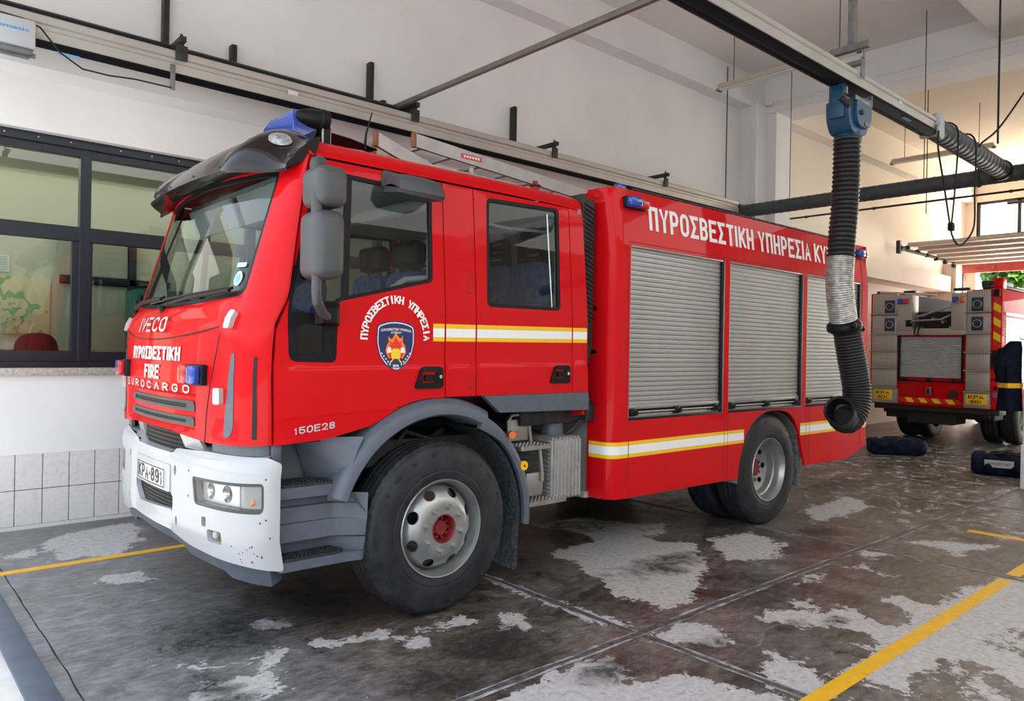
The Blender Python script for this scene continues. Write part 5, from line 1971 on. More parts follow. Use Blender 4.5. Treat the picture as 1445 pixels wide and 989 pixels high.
# ================================================================ ladder on the roof
lad = empty('aluminium_ladder', (4.2, 4.6, 2.87), 'aluminium extension ladder with brown end caps lying on the fire engine roof', 'ladder')
def rail(y, x0_, x1_, z0, z1, name='side_rail'):
    s_ = (z1-z0)/(x1_-x0_)
    mb = MB()
    rows = []
    for x in (x0_, x1_):
        z = z0+(x-x0_)*s_
        rows.append([(x, y+a, z+b) for a, b in ((-.014, 0), (.014, 0), (.014, .012), (-.004, .012), (-.004, .083), (.014, .083), (.014, .095), (-.014, .095))])
    mb.loft(rows, closed_v=True, cap=True)
    o = mb.build(name, ALU, lad, 20)
    MB().box((x0_-.012, y-.018, z0-.006), (x0_+.018, y+.018, z0+.101), .006).build('end_cap', COPPER, o)
    return o
secs = ((4.47, 4.93, 3.0, 5.7, 3.06, 2.87),)
for ya, yb, x0_, x1_, z0, z1 in secs:
    rail(ya, x0_, x1_, z0, z1)
    rail(yb, x0_-.05, x1_, z0+.004, z1)
    s_ = (z1-z0)/(x1_-x0_)
    for k in range(9):
        x = x0_+.12+k*.28
        z = z0+(x-x0_)*s_+.045
        MB().box((x-.015, ya, z-.015), (x+.015, yb, z+.015), .003).build('rung', ALU, lad)
# lower section with its feet raised at the front
for y in (4.37, 4.84):
    mb = MB()
    mb.loft([[(x, y+a, z+b) for a, b in ((-.014, 0), (.014, 0), (.014, .012), (-.004, .012), (-.004, .083), (.014, .083), (.014, .095), (-.014, .095))] for x, z in ((2.63, 2.975), (3.10, 2.83), (3.9, 2.825))], closed_v=True, cap=True)
    o = mb.build('side_rail', ALU, lad, 20)
    MB().box((2.615, y-.018, 2.972), (2.645, y+.018, 3.078), .006).build('end_cap', COPPER, o)
for x, z in ((2.86, 2.95), (3.12, 2.885), (3.40, 2.87), (3.68, 2.87)):
    MB().box((x-.018, 4.37, z-.018), (x+.018, 4.84, z+.018), .003).build('rung', ALU, lad)
mb = MB()
mb.box((3.42, 4.4535, 3.055), (3.62, 4.4560, 3.092))
mb.mi = 1
for k in range(6):
    mb.box((3.445+k*.027, 4.4525, 3.065), (3.462+k*.027, 4.4545, 3.082))
mb.build('ladder_sticker', [REDST, WHITET], lad)
mb = MB().box((4.5, 4.3, 2.855), (4.56, 5.0, 2.905), .004).box((3.4, 4.3, 2.80), (3.46, 5.0, 2.92), .004).cyl((3.43, 4.34, 2.92), (3.43, 4.34, 2.955), .02).cyl((3.43, 4.9, 2.92), (3.43, 4.9, 2.955), .02)
mb.build('ladder_bracket', ALUDULL, T_)

# ================================================================ exhaust extraction system
RAILM = mat('rail_aluminium', (.46, .44, .41), .42, metal=.4, var=.08, vscale=2)
SEALM = mat('rubber_seal', (.007, .008, .011), .55, spec=.15)
DUCTM = mat('spiral_duct_grey', (.065, .078, .09), .5, metal=.15, var=.12, vscale=7)
HOSEB = mat('hose_black', (.014, .014, .015), .42)
HOSES = mat('hose_silver', (.60, .60, .58), .30, metal=.85, var=.35, vscale=26)
TROLB = mat('trolley_blue', (.008, .065, .145), .4, var=.2, vscale=12)
STEEL = mat('zinc_steel', (.22, .23, .24), .45, metal=.7, var=.2, vscale=9)
CTRLG = mat('control_box_grey', (.44, .46, .48), .5)

def exhaust_rail(y, z, h, x0, x1, label):
    r = empty('exhaust_rail', ((x0+x1)/2, y, z), label, 'exhaust rail', None)
    mb = MB()
    prof = [(-.10, .0), (-.10, h*.38), (-.088, h*.45), (-.088, h*.60), (-.10, h*.67), (-.10, h*.93), (-.085, h), (.085, h), (.10, h*.93), (.10, 0), (.09, 0), (.09, .03), (-.09, .03), (-.09, 0)]
    mb.loft([[(x, y+a, z+b) for a, b in prof] for x in (x0, x1)], closed_v=True, cap=True)
    mb.build('rail_profile', RAILM, r, 20)
    mb = MB()
    for s in (-1, 1):
        P = [(s*.089, .028), (s*.089, -.004), (s*.070, -.010), (s*.066, -.004), (s*.046, -.016), (s*.042, -.010), (s*.022, -.024), (s*.018, -.018), (s*.002, -.034), (s*.001, -.02), (s*.03, .004), (s*.05, .028)]
        mb.loft([[(x, y+a, z+b) for a, b in P] for x in (x0+.02, x1-.02)], closed_v=True, cap=True)
    mb.build('rubber_seal', SEALM, r, 20)
    return r
fr_ = exhaust_rail(6.86, 3.958, .195, .70, 11.0, 'long aluminium exhaust rail with black lips along the far wall')
nr_ = exhaust_rail(3.02, 4.017, .135, .70, 8.66, 'aluminium exhaust rail with black lips hanging above the near side, carrying the hose')
# wall brackets of the far rail
def wall_bracket(x, y=6.86, z=4.20, par=None):
    mb = MB()
    mb.box((x-.025, y-.16, z+.02), (x+.025, 7.24, z+.065), .003)
    mb.box((x-.025, y-.16, z+.06), (x+.025, 7.24, z+.068), .001)
    mb.cyl((x, y-.10, z-.05), (x, y-.10, z+.10), .012)
    mb.box((x-.05, y-.12, z-.13), (x+.05, y-.104, z+.0), .004)
    mb.box((x-.02, y-.115, z-.05), (x+.02, y-.095, z+.03), .003)
    return mb.build('rail_bracket', DARK, par)
for x in (2.12, 4.55, 6.68, 9.0):
    wall_bracket(x, par=fr_)
MB().box((2.03, 6.74, 3.80), (2.07, 6.755, 4.02), .003).build('rail_clip', STEEL, fr_)
MB().box((1.19, 6.775, 3.875), (1.35, 6.78, 3.90), .001).build('rail_sticker', mat('blue_sticker', (.18, .42, .65), .4), fr_)
MB().box((3.10, 6.752, 4.02), (3.20, 6.758, 4.06), .001).build('rail_plate', PAPER, fr_)
# near rail hangers
for x in (1.6, 6.72):
    mb = MB()
    mb.box((x-.03, 2.98, 4.42), (x+.03, 3.04, 6.2), .003)
    mb.box((x-.03, 2.86, 4.36), (x+.03, 3.20, 4.42), .003)
    mb.box((x-.03, 2.90, 4.22), (x+.03, 3.16, 4.26), .003)
    mb.box((x-.035, 2.905, 4.10), (x+.035, 2.918, 4.28), .004)
    mb.cyl((x, 2.90, 4.26), (x, 2.90, 4.38), .008)
    mb.build('rail_hanger', STEEL, nr_, 20)
mb = MB()
mb.cyl((8.60, 2.93, 4.05), (8.60, 2.93, 4.20), .05)
mb.box((8.66, 2.90, 3.99), (8.73, 3.14, 4.20), .02)
mb.lathe([(.0, 0), (.075, 0), (.085, .01), (.085, .03), (0, .03)], (8.56, 2.905, 4.0), 'y', 24, sgn=-1)
mb.build('rail_end_cap', CTRLG, nr_)
MB().box((7.55, 2.914, 4.06), (7.62, 2.92, 4.09), .001).build('rail_plate', PAPER, nr_)
MB().box((7.8, 2.96, 3.996), (7.98, 3.0, 4.000), .001).build('rail_sticker', MATS['blue_sticker'], nr_)

# bar tying the two rails together
tie = MB().box((4.43, 3.02, 4.235), (4.475, 7.2, 4.285), .003).build('rail_tie_bar', mat('tie_bar_galvanised', (.22, .215, .19), .5, metal=.5, var=.15, vscale=6))
tag(tie, 'long bare steel bar crossing overhead from the far wall bracket to the near rail', 'tie bar')

# black door track fixed to the far wall on uprights
dt = empty('door_track', (2.6, 7.05, 4.2), 'black double door track mounted on the far wall above the aluminium rail', 'door track')
mb = MB()
prof = [(-.10, .0), (-.10, .05), (-.07, .075), (-.03, .05), (0, .06), (.03, .10), (.08, .10), (.08, 0), (.03, -.03), (-.03, -.03), (-.06, -.02)]
mb.loft([[(x, 7.06+a, 4.20+b) for a, b in prof] for x in (.62, 4.62)], closed_v=True, cap=True)
mb.build('track', mat('track_black', (.010, .012, .015), .45, spec=.2), dt)
for x, za, zb in ((2.11, 4.14, 4.76), (2.73, 4.14, 4.50), (4.24, 4.14, 4.74), (4.40, 4.16, 4.36), (6.35, 4.16, 4.74)):
    mb = MB().box((x-.025, 7.14, za), (x+.025, 7.228, zb), .004)
    mb.mi = 1
    mb.box((x-.009, 7.132, za+.04), (x+.009, 7.141, zb-.02), .001)
    o = mb.build('upright', [DARK, MATBLACK], dt if x < 6 else None)
    if x > 6:
        o.name = 'wall_upright'
        tag(o, 'short black slotted upright on the far wall beyond the ladder', 'bracket')
mb = MB()
for k in range(4):
    mb.box((4.60+.02*k, 6.94+.03*k, 4.20+.02*(k % 2)), (4.68+.02*k, 6.96+.03*k, 4.34), .003)
mb.build('track_end', DARK, dt)

# control box on the rail at the left edge
cb = empty('control_box', (.80, 6.72, 3.80), 'pale grey control box with blue print hanging under the far rail at the left edge', 'control box')
mb = MB().box((.62, 6.58, 3.81), (1.02, 6.80, 4.02), .012)
mb.build('box', CTRLG, cb)
MB().box((.55, 6.60, 3.76), (1.0, 6.72, 3.81), .01).cyl((1.0, 6.66, 3.78), (1.03, 6.66, 3.78), .018).build('valve', STEEL, cb)
mb = MB()
add_text(mb, 'pneumatic', lambda u, v, o: (u, 6.578, v), .66, 3.915, .32, .035, .02)
mb.build('box_lettering', mat('blue_lettering', (.05, .25, .60), .4), cb)
mb = MB().tube([(.62, 6.66, 4.06), (.95, 6.66, 4.045), (1.06, 6.66, 4.01), (1.2, 6.70, 3.87), (1.36, 6.72, 3.79), (1.55, 6.73, 3.79), (1.75, 6.73, 3.81), (2.04, 6.745, 3.815)], .007, 8)
tag(mb.build('loose_cable', MATBLACK), 'black cable sagging from the grey control box along the far rail', 'cable')

# suction trolley and hose
tr = empty('suction_hose', (6.70, 3.02, 1.0), 'black and silver exhaust suction hose hanging from the near rail beside the truck', 'hose')
tx, ty = 6.68, 3.02
mb = MB()
sh_ = rpoly([(tx-.21, 3.86), (tx+.21, 3.96), (tx+.21, 3.72), (tx+.13, 3.59), (tx-.13, 3.59), (tx-.21, 3.70)], [.02, .02, .08, .05, .05, .08])
mb.panel(sh_, [], lambda u, v, o: (u, ty-.10-o, v), .20, .08)
sh2 = rpoly([(tx-.11, 3.86), (tx+.19, 3.93), (tx+.19, 3.74), (tx+.12, 3.65), (tx-.05, 3.65), (tx-.11, 3.72)], [.02, .02, .05, .03, .03, .05])
mb.panel(sh2, [], lambda u, v, o: (u, ty-.13-o, v), .04, .08)
mb.cyl((tx, ty, 3.62), (tx, ty, 3.55), .105, .118, 28)
mb.box((tx-.24, ty-.07, 3.70), (tx-.19, ty+.07, 4.0), .02)
tb = mb.build('trolley', TROLB, tr, 35, .006)
mb = MB()
mb.box((tx-.15, ty-.134, 3.86), (tx+.16, ty-.128, 3.90), .004)
mb.mi = 1
mb.box((tx+.05, ty-.139, 3.665), (tx+.15, ty-.134, 3.70), .002)
mb.mi = 2
mb.cyl((tx-.02, ty-.135, 3.77), (tx-.02, ty-.150, 3.77), .025, .02, 12)
mb.cyl((tx-.26, ty-.06, 3.86), (tx-.19, ty-.10, 3.80), .03)
mb.box((tx-.23, ty-.08, 3.90), (tx-.17, ty-.03, 3.98), .01)
mb.box((tx+.20, ty-.12, 3.86), (tx+.235, ty-.06, 3.98), .006)
mb.lathe([(.028+.007*cos(2*pi*i/8), .007*sin(2*pi*i/8)) for i in range(8)], (tx+.235, ty-.09, 3.80), 'y', 18, close=True)
mb.build('trolley_fittings', [STEEL, WHITEP, DARK], tb)

def hose(path, r, pitch, amp, name, m, n=28, sub=6, par=tr):
    """corrugated tube along a smooth path"""
    P = [Vector(p) for p in path]
    dense = []
    for i in range(len(P)-1):
        p0, p1, p2, p3 = P[max(i-1, 0)], P[i], P[i+1], P[min(i+2, len(P)-1)]
        for k in range(40):
            t = k/40
            dense.append(.5*((2*p1)+(p2-p0)*t+(2*p0-5*p1+4*p2-p3)*t*t+(3*p1-p0-3*p2+p3)*t**3))
    dense.append(P[-1])
    L = [0]
    for a, b in zip(dense, dense[1:]):
        L.append(L[-1]+(b-a).length)
    N = max(4, int(L[-1]/pitch)*sub)
    pts, rad = [], []
    j = 0
    for i in range(N+1):
        d = L[-1]*i/N
        while j < len(L)-2 and L[j+1] < d:
            j += 1
        f = (d-L[j])/max(1e-9, L[j+1]-L[j])
        pts.append(dense[j].lerp(dense[j+1], f))
        ph = (i % sub)/sub
        rad.append(r+amp*(1-abs(2*ph-1))**.6)
    mb = MB().tube(pts, rad, n, cap=False)
    o = mb.build(name, m, par, 80)
    return o
hose([(tx, ty, 3.585), (tx-.005, ty, 3.3), (tx-.03, ty, 2.95), (tx-.075, ty-.0, 2.66), (tx-.10, ty-.005, 2.49)], .102, .042, .017, 'upper_hose', HOSEB)
mb = MB()
for k in range(24):
    z = 3.56-k*.042
    t = k/24
    x = tx - .10*t**2.2
hose([(tx-.10, ty-.005, 2.49), (tx-.115, ty-.005, 2.35), (tx-.11, ty-.005, 2.2), (tx-.07, ty-.005, 2.05), (tx-.01, ty-.005, 1.90)], .110, .018, .008, 'silver_hose', HOSES)
RV, TV = Vector((.747, -.665, 0)), Vector((-.665, -.747, 0))
def hp(a, t, z):
    return Vector((tx, ty-.005, z)) + RV*a + TV*t
hose([hp(.02, 0, 1.86), hp(.055, 0, 1.66), hp(.095, 0, 1.46), hp(.115, .01, 1.30), hp(.095, .03, 1.15), hp(.03, .06, 1.055), hp(-.04, .10, 1.06), hp(-.085, .15, 1.11)], .112, .026, .011, 'lower_hose', HOSEB)
mb = MB()
cc = Vector((tx-.005, ty-.005, 1.885))
axd = Vector((.28, 0, -1)).normalized()
def rg(c, r, ax, n=28):
    u = ax.orthogonal().normalized()
    v = ax.cross(u)
    return [c+(u*cos(2*pi*i/n)+v*sin(2*pi*i/n))*r for i in range(n)]
mb.loft([rg(cc+axd*h, r, axd) for h, r in ((-.055, .112), (-.045, .125), (-.02, .148), (.01, .152), (.035, .146), (.05, .125), (.055, .112))], closed_v=True)
mb.ell(cc+Vector((-.09, -.125, .0)), (.034, .022, .034))
mb.ell(cc+Vector((.10, -.10, -.02)), (.05, .04, .035))
mb.build('hose_clamp', BLACKP, tr, 50)
mb = MB()
ncen = hp(-.095, .165, 1.125)
nax = (RV*-.62 + TV*.72 + Vector((0, 0, .30))).normalized()
mb.loft([rg(ncen+nax*h, r, nax, 32) for h, r in ((-.05, .112), (.0, .118), (.03, .126), (.05, .130), (.055, .124), (.05, .108), (.0, .098), (-.12, .093))], closed_v=True)
c2 = ncen-nax*.12
mb.mesh(rg(c2, .095, nax, 32), [list(range(32))])
mb.build('nozzle', BLACKP, tr, 50)

# spiral duct
du_ = empty('spiral_duct', (11.25, 4, 3.9), 'dark grey spiral duct crossing overhead behind the truck with a branch to the near rail', 'duct')
def spiral(p0, p1, r, name):
    p0, p1 = Vector(p0), Vector(p1)
    L = (p1-p0).length
    pts, rad = [], []
    n = int(L/.12)
    for i in range(n):
        for h, a in ((0, 0), (.80, 0), (.86, .004), (.94, .004)):
            pts.append(p0.lerp(p1, (i+h)/n))
            rad.append(r+a)
    pts.append(p1)
    rad.append(r)
    return MB().tube(pts, rad, 28).build(name, DUCTM, du_, 30)
spiral((11.25, 7.1, 4.02), (11.25, -4.0, 4.02), .105, 'main_pipe')
spiral((8.70, 3.02, 4.10), (11.20, 3.02, 4.05), .115, 'branch_pipe')
MB().lathe([(.135, 0), (.135, .05), (.11, .06)], (11.08, 3.02, 4.052), 'x', 28).build('branch_collar', DUCTM, du_)
MB().lathe([(.12, 0), (.13, .02), (.12, .04)], (11.25, 3.3, 4.02), 'y', 28).lathe([(.12, 0), (.13, .02), (.12, .04)], (11.25, 2.7, 4.02), 'y', 28).build('branch_collar', DUCTM, du_)
spiral((11.05, 6.86, 4.05), (11.25, 6.86, 4.03), .10, 'end_elbow')
mb = MB()
for y in (6.0, 4.0, 2.2):
    mb.cyl((11.25, y, 4.1), (11.25, y, 6.48), .006, .006, 6)
mb.build('hanger_rod', DARK, du_)
cd = MB().tube([(13.0, 7.2, 4.135), (13.0, -3, 4.125)], .018, 10)
for y in (6.6, 5.4, 4.2, 3.4):
    cd.cyl((13.0, y-.02, 4.13), (13.0, y+.02, 4.13), .026, .026, 10)
tag(cd.build('conduit_pipe', DARK), 'thin dark conduit pipe running crosswise just below the spiral duct', 'pipe')
cd = MB().tube([(13.2, 6.9, 3.45), (13.2, 6.9, 3.95), (13.2, 6.92, 4.0)], .012)
tag(cd.build('conduit_drop', DARK), 'short vertical conduit stub on the side wall behind the truck roof', 'pipe')

# hanging cables
def cable(pts, label, r=.011, name='hanging_cable', m=MATBLACK):
    P = [Vector(p) for p in pts]
    D = []
    for i in range(len(P)-1):
        p0, p1, p2, p3 = P[max(i-1, 0)], P[i], P[i+1], P[min(i+2, len(P)-1)]
        for k in range(8):
            t = k/8
            D.append(.5*((2*p1)+(p2-p0)*t+(2*p0-5*p1+4*p2-p3)*t*t+(3*p1-p0-3*p2+p3)*t**3))
    D.append(P[-1])
    mb = MB().tube(D, r, 8)
    return tag(mb.build(name, m), label, 'cable')
cable([(10.37, 2.86, 6.46), (10.37, 2.86, 5.2), (10.37, 2.86, 4.22)], 'black power cable dropping straight from the ceiling to the branch pipe', .012)
cable([(9.72, 2.87, 4.06), (9.80, 2.86, 4.12), (10.37, 2.84, 4.42), (11.49, 2.84, 5.167), (12.0, 2.84, 5.5)], 'black cable slanting up to the right from the branch pipe', .012)
cable([(8.48, 2.88, 3.985), (8.48, 2.88, 3.80), (8.66, 2.88, 3.456), (8.87, 2.88, 3.038), (8.97, 2.88, 2.92), (9.10, 2.875, 2.862), (9.30, 2.87, 2.905), (9.60, 2.87, 3.128), (9.605, 2.87, 3.526), (9.62, 2.87, 4.033), (9.64, 2.93, 4.19), (9.66, 3.04, 4.215)], 'long black cable loop hanging lowest below the rail end', .010)
cable([(9.06, 3.04, 4.225), (9.05, 2.93, 4.19), (9.04, 2.872, 4.052), (8.98, 2.872, 3.507), (8.90, 2.872, 3.12), (8.88, 2.872, 3.06)], 'black cable with a plug hanging down inside the long loop', .010)
pl = MB().box((8.84, 2.845, 2.985), (8.92, 2.90, 3.075), .012)
tag(pl.build('cable_plug', BLACKP), 'small black plug on the end of the hanging cable', 'plug')

# fluorescent lamps
def tube_lamp(x, y0, y1, z, label):
    l = empty('fluorescent_lamp', (x, (y0+y1)/2, z), label, 'lamp', 'hanging fluorescent lamps')
    mb = MB()
    mb.loft([[(x+a, y, z+b) for a, b in ((-.075, -.01), (-.045, .045), (-.03, .075), (.03, .075), (.045, .045), (.075, -.01), (.06, -.01), (.035, .03), (-.035, .03), (-.06, -.01))] for y in (y0, y1)], closed_v=True, cap=True)
    mb.build('lamp_body', mat('lamp_body_%s' % ('a' if x < 13 else 'b'), (.52, .47, .38), .5), l, 20)
    mb = MB()
    for s in (-1, 1):
        mb.cyl((x+s*.035, y0-.02, z-.015), (x+s*.035, y1+.02, z-.015), .016, .016, 12)
    mb.build('lamp_tube', mat('glass_tube_%s' % ('a' if x < 13 else 'b'), (.70, .71, .72), .15, coat=1.), l)
    for y in (y0+.25, y1-.25):
        MB().cyl((x, y, z+.07), (x, y, 6.48 if x < 12 else 6.62), .006, .006, 6).build('hanger_rod', DARK, l)
    mb = MB()
    for y in (y0, y1):
        for s in (-1, 1):
            mb.box((x+s*.035-.014, y-.03, z-.035), (x+s*.035+.014, y+.03, z+.01), .004)
    mb.build('tube_holders', DARK, l)
tube_lamp(10.0, 4.4, 6.52, 5.70, 'unlit twin tube lamp hanging behind the near rail, left of the blue trolley')
tube_lamp(16.5, 4.62, 6.50, 5.72, 'unlit twin tube lamp hanging far back beyond the spiral duct')
rd = MB().cyl((9.4, 6.0, 4.1), (9.4, 6.0, 6.48), .007, .007, 6)
mb = MB().tube([(10.9, 6.95, 6.4), (10.9, 6.95, 4.1)], .009, 8)
tag(mb.build('hanger_rod', DARK), 'thin vertical rod hanging down in front of the pilaster to the duct end', 'rod')
rd.bm.free()
mb = MB().cyl((14.2, 5.0, 4.15), (14.2, 5.0, 6.62), .008, .008, 6)
tag(mb.build('hanger_rod', DARK), 'thin vertical rod hanging under the rear ceiling beside the far lamp', 'rod')
# surface conduit on the cross beam and pilaster
mb = MB().tube([(12.09, 6.95, 6.04), (12.09, -3, 6.04)], .012, 8)
mb.box((12.06, 6.80, 6.0), (12.10, 6.92, 6.10), .01)
mb.tube([(12.05, 6.98, 5.95), (12.05, 7.0, 5.9), (11.74, 7.0, 5.85), (11.74, 7.0, 4.2)], .012, 8)
tag(mb.build('beam_conduit', PLASTER), 'white conduit running along the cross beam and down the pilaster', 'pipe')

# ================================================================ rear overhead door
od = empty('overhead_door', (20.4, 3.5, 4.1), 'sectional overhead door raised flat under the rear ceiling with a red bottom panel', 'overhead door')
DOORP = mat('door_panel', (.62, .54, .46), .5)
for k in range(6):
    xa = 18.6+k*.62
    z = 4.26-.03*k
    mb = MB().box((xa+.02, -1.6, z), (xa+.60, 6.9, z+.035), .005)
    mb.mi = 1
    mb.box((xa-.06, -1.6, z-.05), (xa+.10, 6.92, z+.03), .006)
    mb.box((xa+.27, -1.6, z-.03), (xa+.37, 6.92, z+.01), .006)
    mb.mi = 0
    for y in (4.9, 2.6):
        mb.box((xa+.02, y-.04, z-.012), (xa+.6, y+.04, z), .003)
    mb.build('door_section', [DOORP, DARK], od)
RED2 = mat('faded_red_panel', (.60, .13, .10), .45)
mb = MB()
mb.loft([[(22.35, -1.6, 4.16), (22.35, 6.95, 4.16)], [(22.28, -1.6, 4.13), (22.28, 6.95, 4.13)], [(22.36, -1.6, 3.88), (22.36, 6.95, 3.88)], [(22.42, -1.6, 3.88), (22.42, 6.95, 3.88)]], closed_u=True)
mb.mi = 1
mb.box((22.31, 6.45, 3.96), (22.33, 6.62, 4.02), .006).box((22.30, 6.15, 3.94), (22.33, 6.25, 4.06), .006).box((22.31, 5.75, 3.97), (22.33, 5.93, 4.03), .006)
mb.build('bottom_panel', [RED2, DARK], od)
mb = MB()
mb.box((18.5, 6.93, 4.1), (22.4, 6.99, 4.16), .004).box((18.2, 6.96, 4.02), (18.32, 7.05, 4.32), .01).box((18.3, 6.94, 4.1), (18.6, 7.0, 4.2), .01)
mb.box((22.38, 6.93, 0), (22.5, 7.06, 4.12), .006)
for k in range(6):
    mb.cyl((18.6+k*.62, 6.90, 4.20-.03*k), (18.6+k*.62, 6.99, 4.18-.03*k), .05, .05, 12)
mb.build('door_track', DARK, od)
# clerestory window in the rear wall
mb = MB()
for y in (6.92, 5.95, 4.95, 3.95, 2.95, 1.95):
    mb.box((23.5, y-.035, 5.0), (23.6, y+.035, 5.95), .004)
for z in (5.0, 5.92):
    mb.box((23.5, -3, z-.03), (23.6, 6.95, z+.03), .004)
mb.box((23.46, 1.2, 5.93), (23.50, 6.3, 6.0), .02)
w2 = struct(mb, 'window_2', DARK)
struct(MB().box((23.46, 6.95, 4.98), (23.52, 7.04, 5.98), .004), 'window_2_trim', PLASTERW)
mb = MB().tube([(23.40, 6.2, 5.82), (23.40, 3.0, 5.78)], .04, 10)
tag(mb.build('blind_roller', DARK), 'dark roller tube mounted along the top of the rear clerestory window', 'roller')

# trees outside the rear door
def tree(x, y, h, r, label, seed):
    rnd = random.Random(seed)
    t = empty('tree', (x, y, 0), label, 'tree')
    MB().tube([(x, y, 0), (x+.1, y, h*.35), (x, y+.2, h*.7)], [.16, .12, .06], 8).build('trunk', BARK, t)
    mb = MB()
    for i in range(900):
        a, b = rnd.uniform(0, 2*pi), rnd.uniform(-1, 1)
        q = r*rnd.uniform(.35, 1)**.5
        p = Vector((x+q*cos(a)*sqrt(1-b*b), y+q*sin(a)*sqrt(1-b*b), h+q*b*.8))
        u = Vector((rnd.uniform(-1, 1), rnd.uniform(-1, 1), rnd.uniform(-1, 1))).normalized()*.16
        v = u.orthogonal().normalized()*.10
        mb.mesh([p-u, p+v, p+u, p-v], [(0, 1, 2, 3)])
    mb.build('foliage', LEAF, t, 0, recalc=False)
tree(27.5, 4.7, 4.6, 1.3, 'green tree outside the rear doorway above the second engine', 5)
tree(31, 8.2, 4.7, .8, 'small thin tree outside the rear doorway further left', 9)

# ================================================================ second fire engine (rear view)
E2 = empty('fire_truck', (17.5, 4.95, 0), 'second fire engine seen from its rear with checker plate lockers in the far bay', 'fire engine')
def checker():
    m = bpy.data.materials.new('checker_plate')
    m.use_nodes = True
    nt = m.node_tree
    b = nt.nodes['Principled BSDF']
    tc = nt.nodes.new('ShaderNodeTexCoord')
    mp = nt.nodes.new('ShaderNodeMapping')
    mp.inputs['Rotation'].default_value = (radians(45), 0, 0)
    ck = nt.nodes.new('ShaderNodeTexChecker')
    ck.inputs['Scale'].default_value = 44
    ck.inputs['Color1'].default_value = (.30, .285, .255, 1)
    ck.inputs['Color2'].default_value = (.46, .44, .40, 1)
    nt.links.new(tc.outputs['Object'], mp.inputs[0])
    nt.links.new(mp.outputs[0], ck.inputs['Vector'])
    nt.links.new(ck.outputs['Color'], b.inputs['Base Color'])
    b.inputs['Metallic'].default_value = .45
    b.inputs['Roughness'].default_value = .42
    return m
CHK = checker()
X2 = 14.75
ym0, ym1 = 3.97, 6.17   # right and left edges of the rear face
def yl(px):
    return None
mb = MB()
mb.box((X2+.05, ym0, .72), (20.5, ym1, 2.04), .02)
mb.box((X2+.05, ym0, 2.0), (20.5, ym0+.48, 2.82), .01).box((X2+.05, ym1-.48, 2.0), (20.5, ym1, 2.82), .01)
mb.build('engine_body', RED, E2)
mb = MB()
for ya, yb in ((4.13, 4.50), (5.66, 6.12)):
    for za, zb in ((1.04, 1.38), (1.40, 1.70), (1.72, 2.03), (2.05, 2.40), (2.42, 2.80)):
        MB().box((X2, ya, za), (X2+.06, yb, zb), .006).build('checker_locker', CHK, E2)
for ya, yb in ((4.50, 4.74), (5.40, 5.66)):
    MB().box((X2-.02, ya, 2.10), (X2+.3, yb, 2.77), .008).build('checker_locker', CHK, E2)
MB().box((X2-.01, 4.50, 2.02), (X2+.2, 5.66, 2.14), .006).build('checker_shelf', CHK, E2)
MB().box((X2+.28, 4.5, 2.10), (19.0, 5.66, 2.46)).box((X2+.30, 4.46, 2.4), (19, 4.50, 2.82)).box((X2+.30, 5.66, 2.4), (19, 5.70, 2.82)).build('roof_well', CHASSIS, E2)
for ya, yb in ((4.11, 4.52), (5.64, 6.14)):
    for z in (1.02, 1.39, 1.71, 2.04, 2.42):
        MB().cyl((X2-.05, ya, z), (X2-.05, yb, z), .014, .014, 8).build('rear_step', ALUDULL, E2)
for ya, yb in ((4.12, 4.52), (5.64, 6.14)):
    MB().box((X2-.02, ya, .74), (X2+.06, yb, 1.02), .006).build('plate_panel', ALUDULL, E2)
mb = MB()
n = 24
rows = []
for i in range(n):
    z = 1.24+.76*i/n
    rows += [[(X2+.035, 4.57, z), (X2+.035, 5.61, z)], [(X2+.025, 4.57, z+.016), (X2+.025, 5.61, z+.016)]]
mb.loft(rows)
sh2o = mb.build('rear_shutter', mat('shutter_blue_grey', (.40, .43, .46), .4, metal=.4), E2, 20)
mb = MB().box((X2+.0, 4.545, 1.16), (X2+.05, 4.575, 2.02), .004).box((X2, 5.605, 1.16), (X2+.05, 5.635, 2.02), .004)
mb.box((X2+.0, 4.57, 1.17), (X2+.04, 5.61, 1.19), .003)
for y in (4.68, 5.1, 5.52):
    mb.box((X2-.03, y-.04, 1.16), (X2+.02, y+.04, 1.23), .01)
mb.build('shutter_latch', BLACKP, sh2o)
mb = MB()
mb.cyl((X2+.02, 5.10, 1.0), (X2+.0, 5.10, 1.0), .05, .05, 12)
mb.cyl((X2+.04, 4.70, .96), (X2-.01, 4.70, .96), .075, .075, 20)
mb.mi = 1
mb.box((X2-.02, 5.06, .93), (X2+.0, 5.14, 1.07), .01)
mb.build('socket_covers', [DARK, ALUDULL], E2)
def hatch(parent, f, u0, v0, w, h, n, name, shear):
    mb = MB()
    for k in range(n):
        mb.mi = k % 2
        a, b = u0+w*k/n, u0+w*(k+1)/n
        if shear == 'v':
            a, b = v0+h*k/n, v0+h*(k+1)/n
            d = h/n*.55
            mb.mesh([f(u0, a-d/2), f(u0+w, a+d/2), f(u0+w, b+d/2), f(u0, b-d/2)], [(0, 1, 2, 3)])
        else:
            d = .03
            mb.mesh([f(a-d, v0), f(b-d, v0), f(b+d, v0+h), f(a+d, v0+h)], [(0, 1, 2, 3)])
    return mb.build(name, [mat(name+'_red', (.60, .015, .01), .35), mat(name+'_yellow', (.85, .60, .01), .35)], parent)
hatch(E2, lambda u, v: (X2+.045, u, v), 4.58, .775, 1.03, .085, 9, 'chevron_strip', 'u')
hatch(E2, lambda u, v: (X2+.04, u, v), 3.985, 1.80, .11, .88, 7, 'corner_chevrons', 'v')
mb = MB().box((X2, 3.985, 1.44), (X2+.06, 4.11, 1.76), .02)
mb.mi = 1
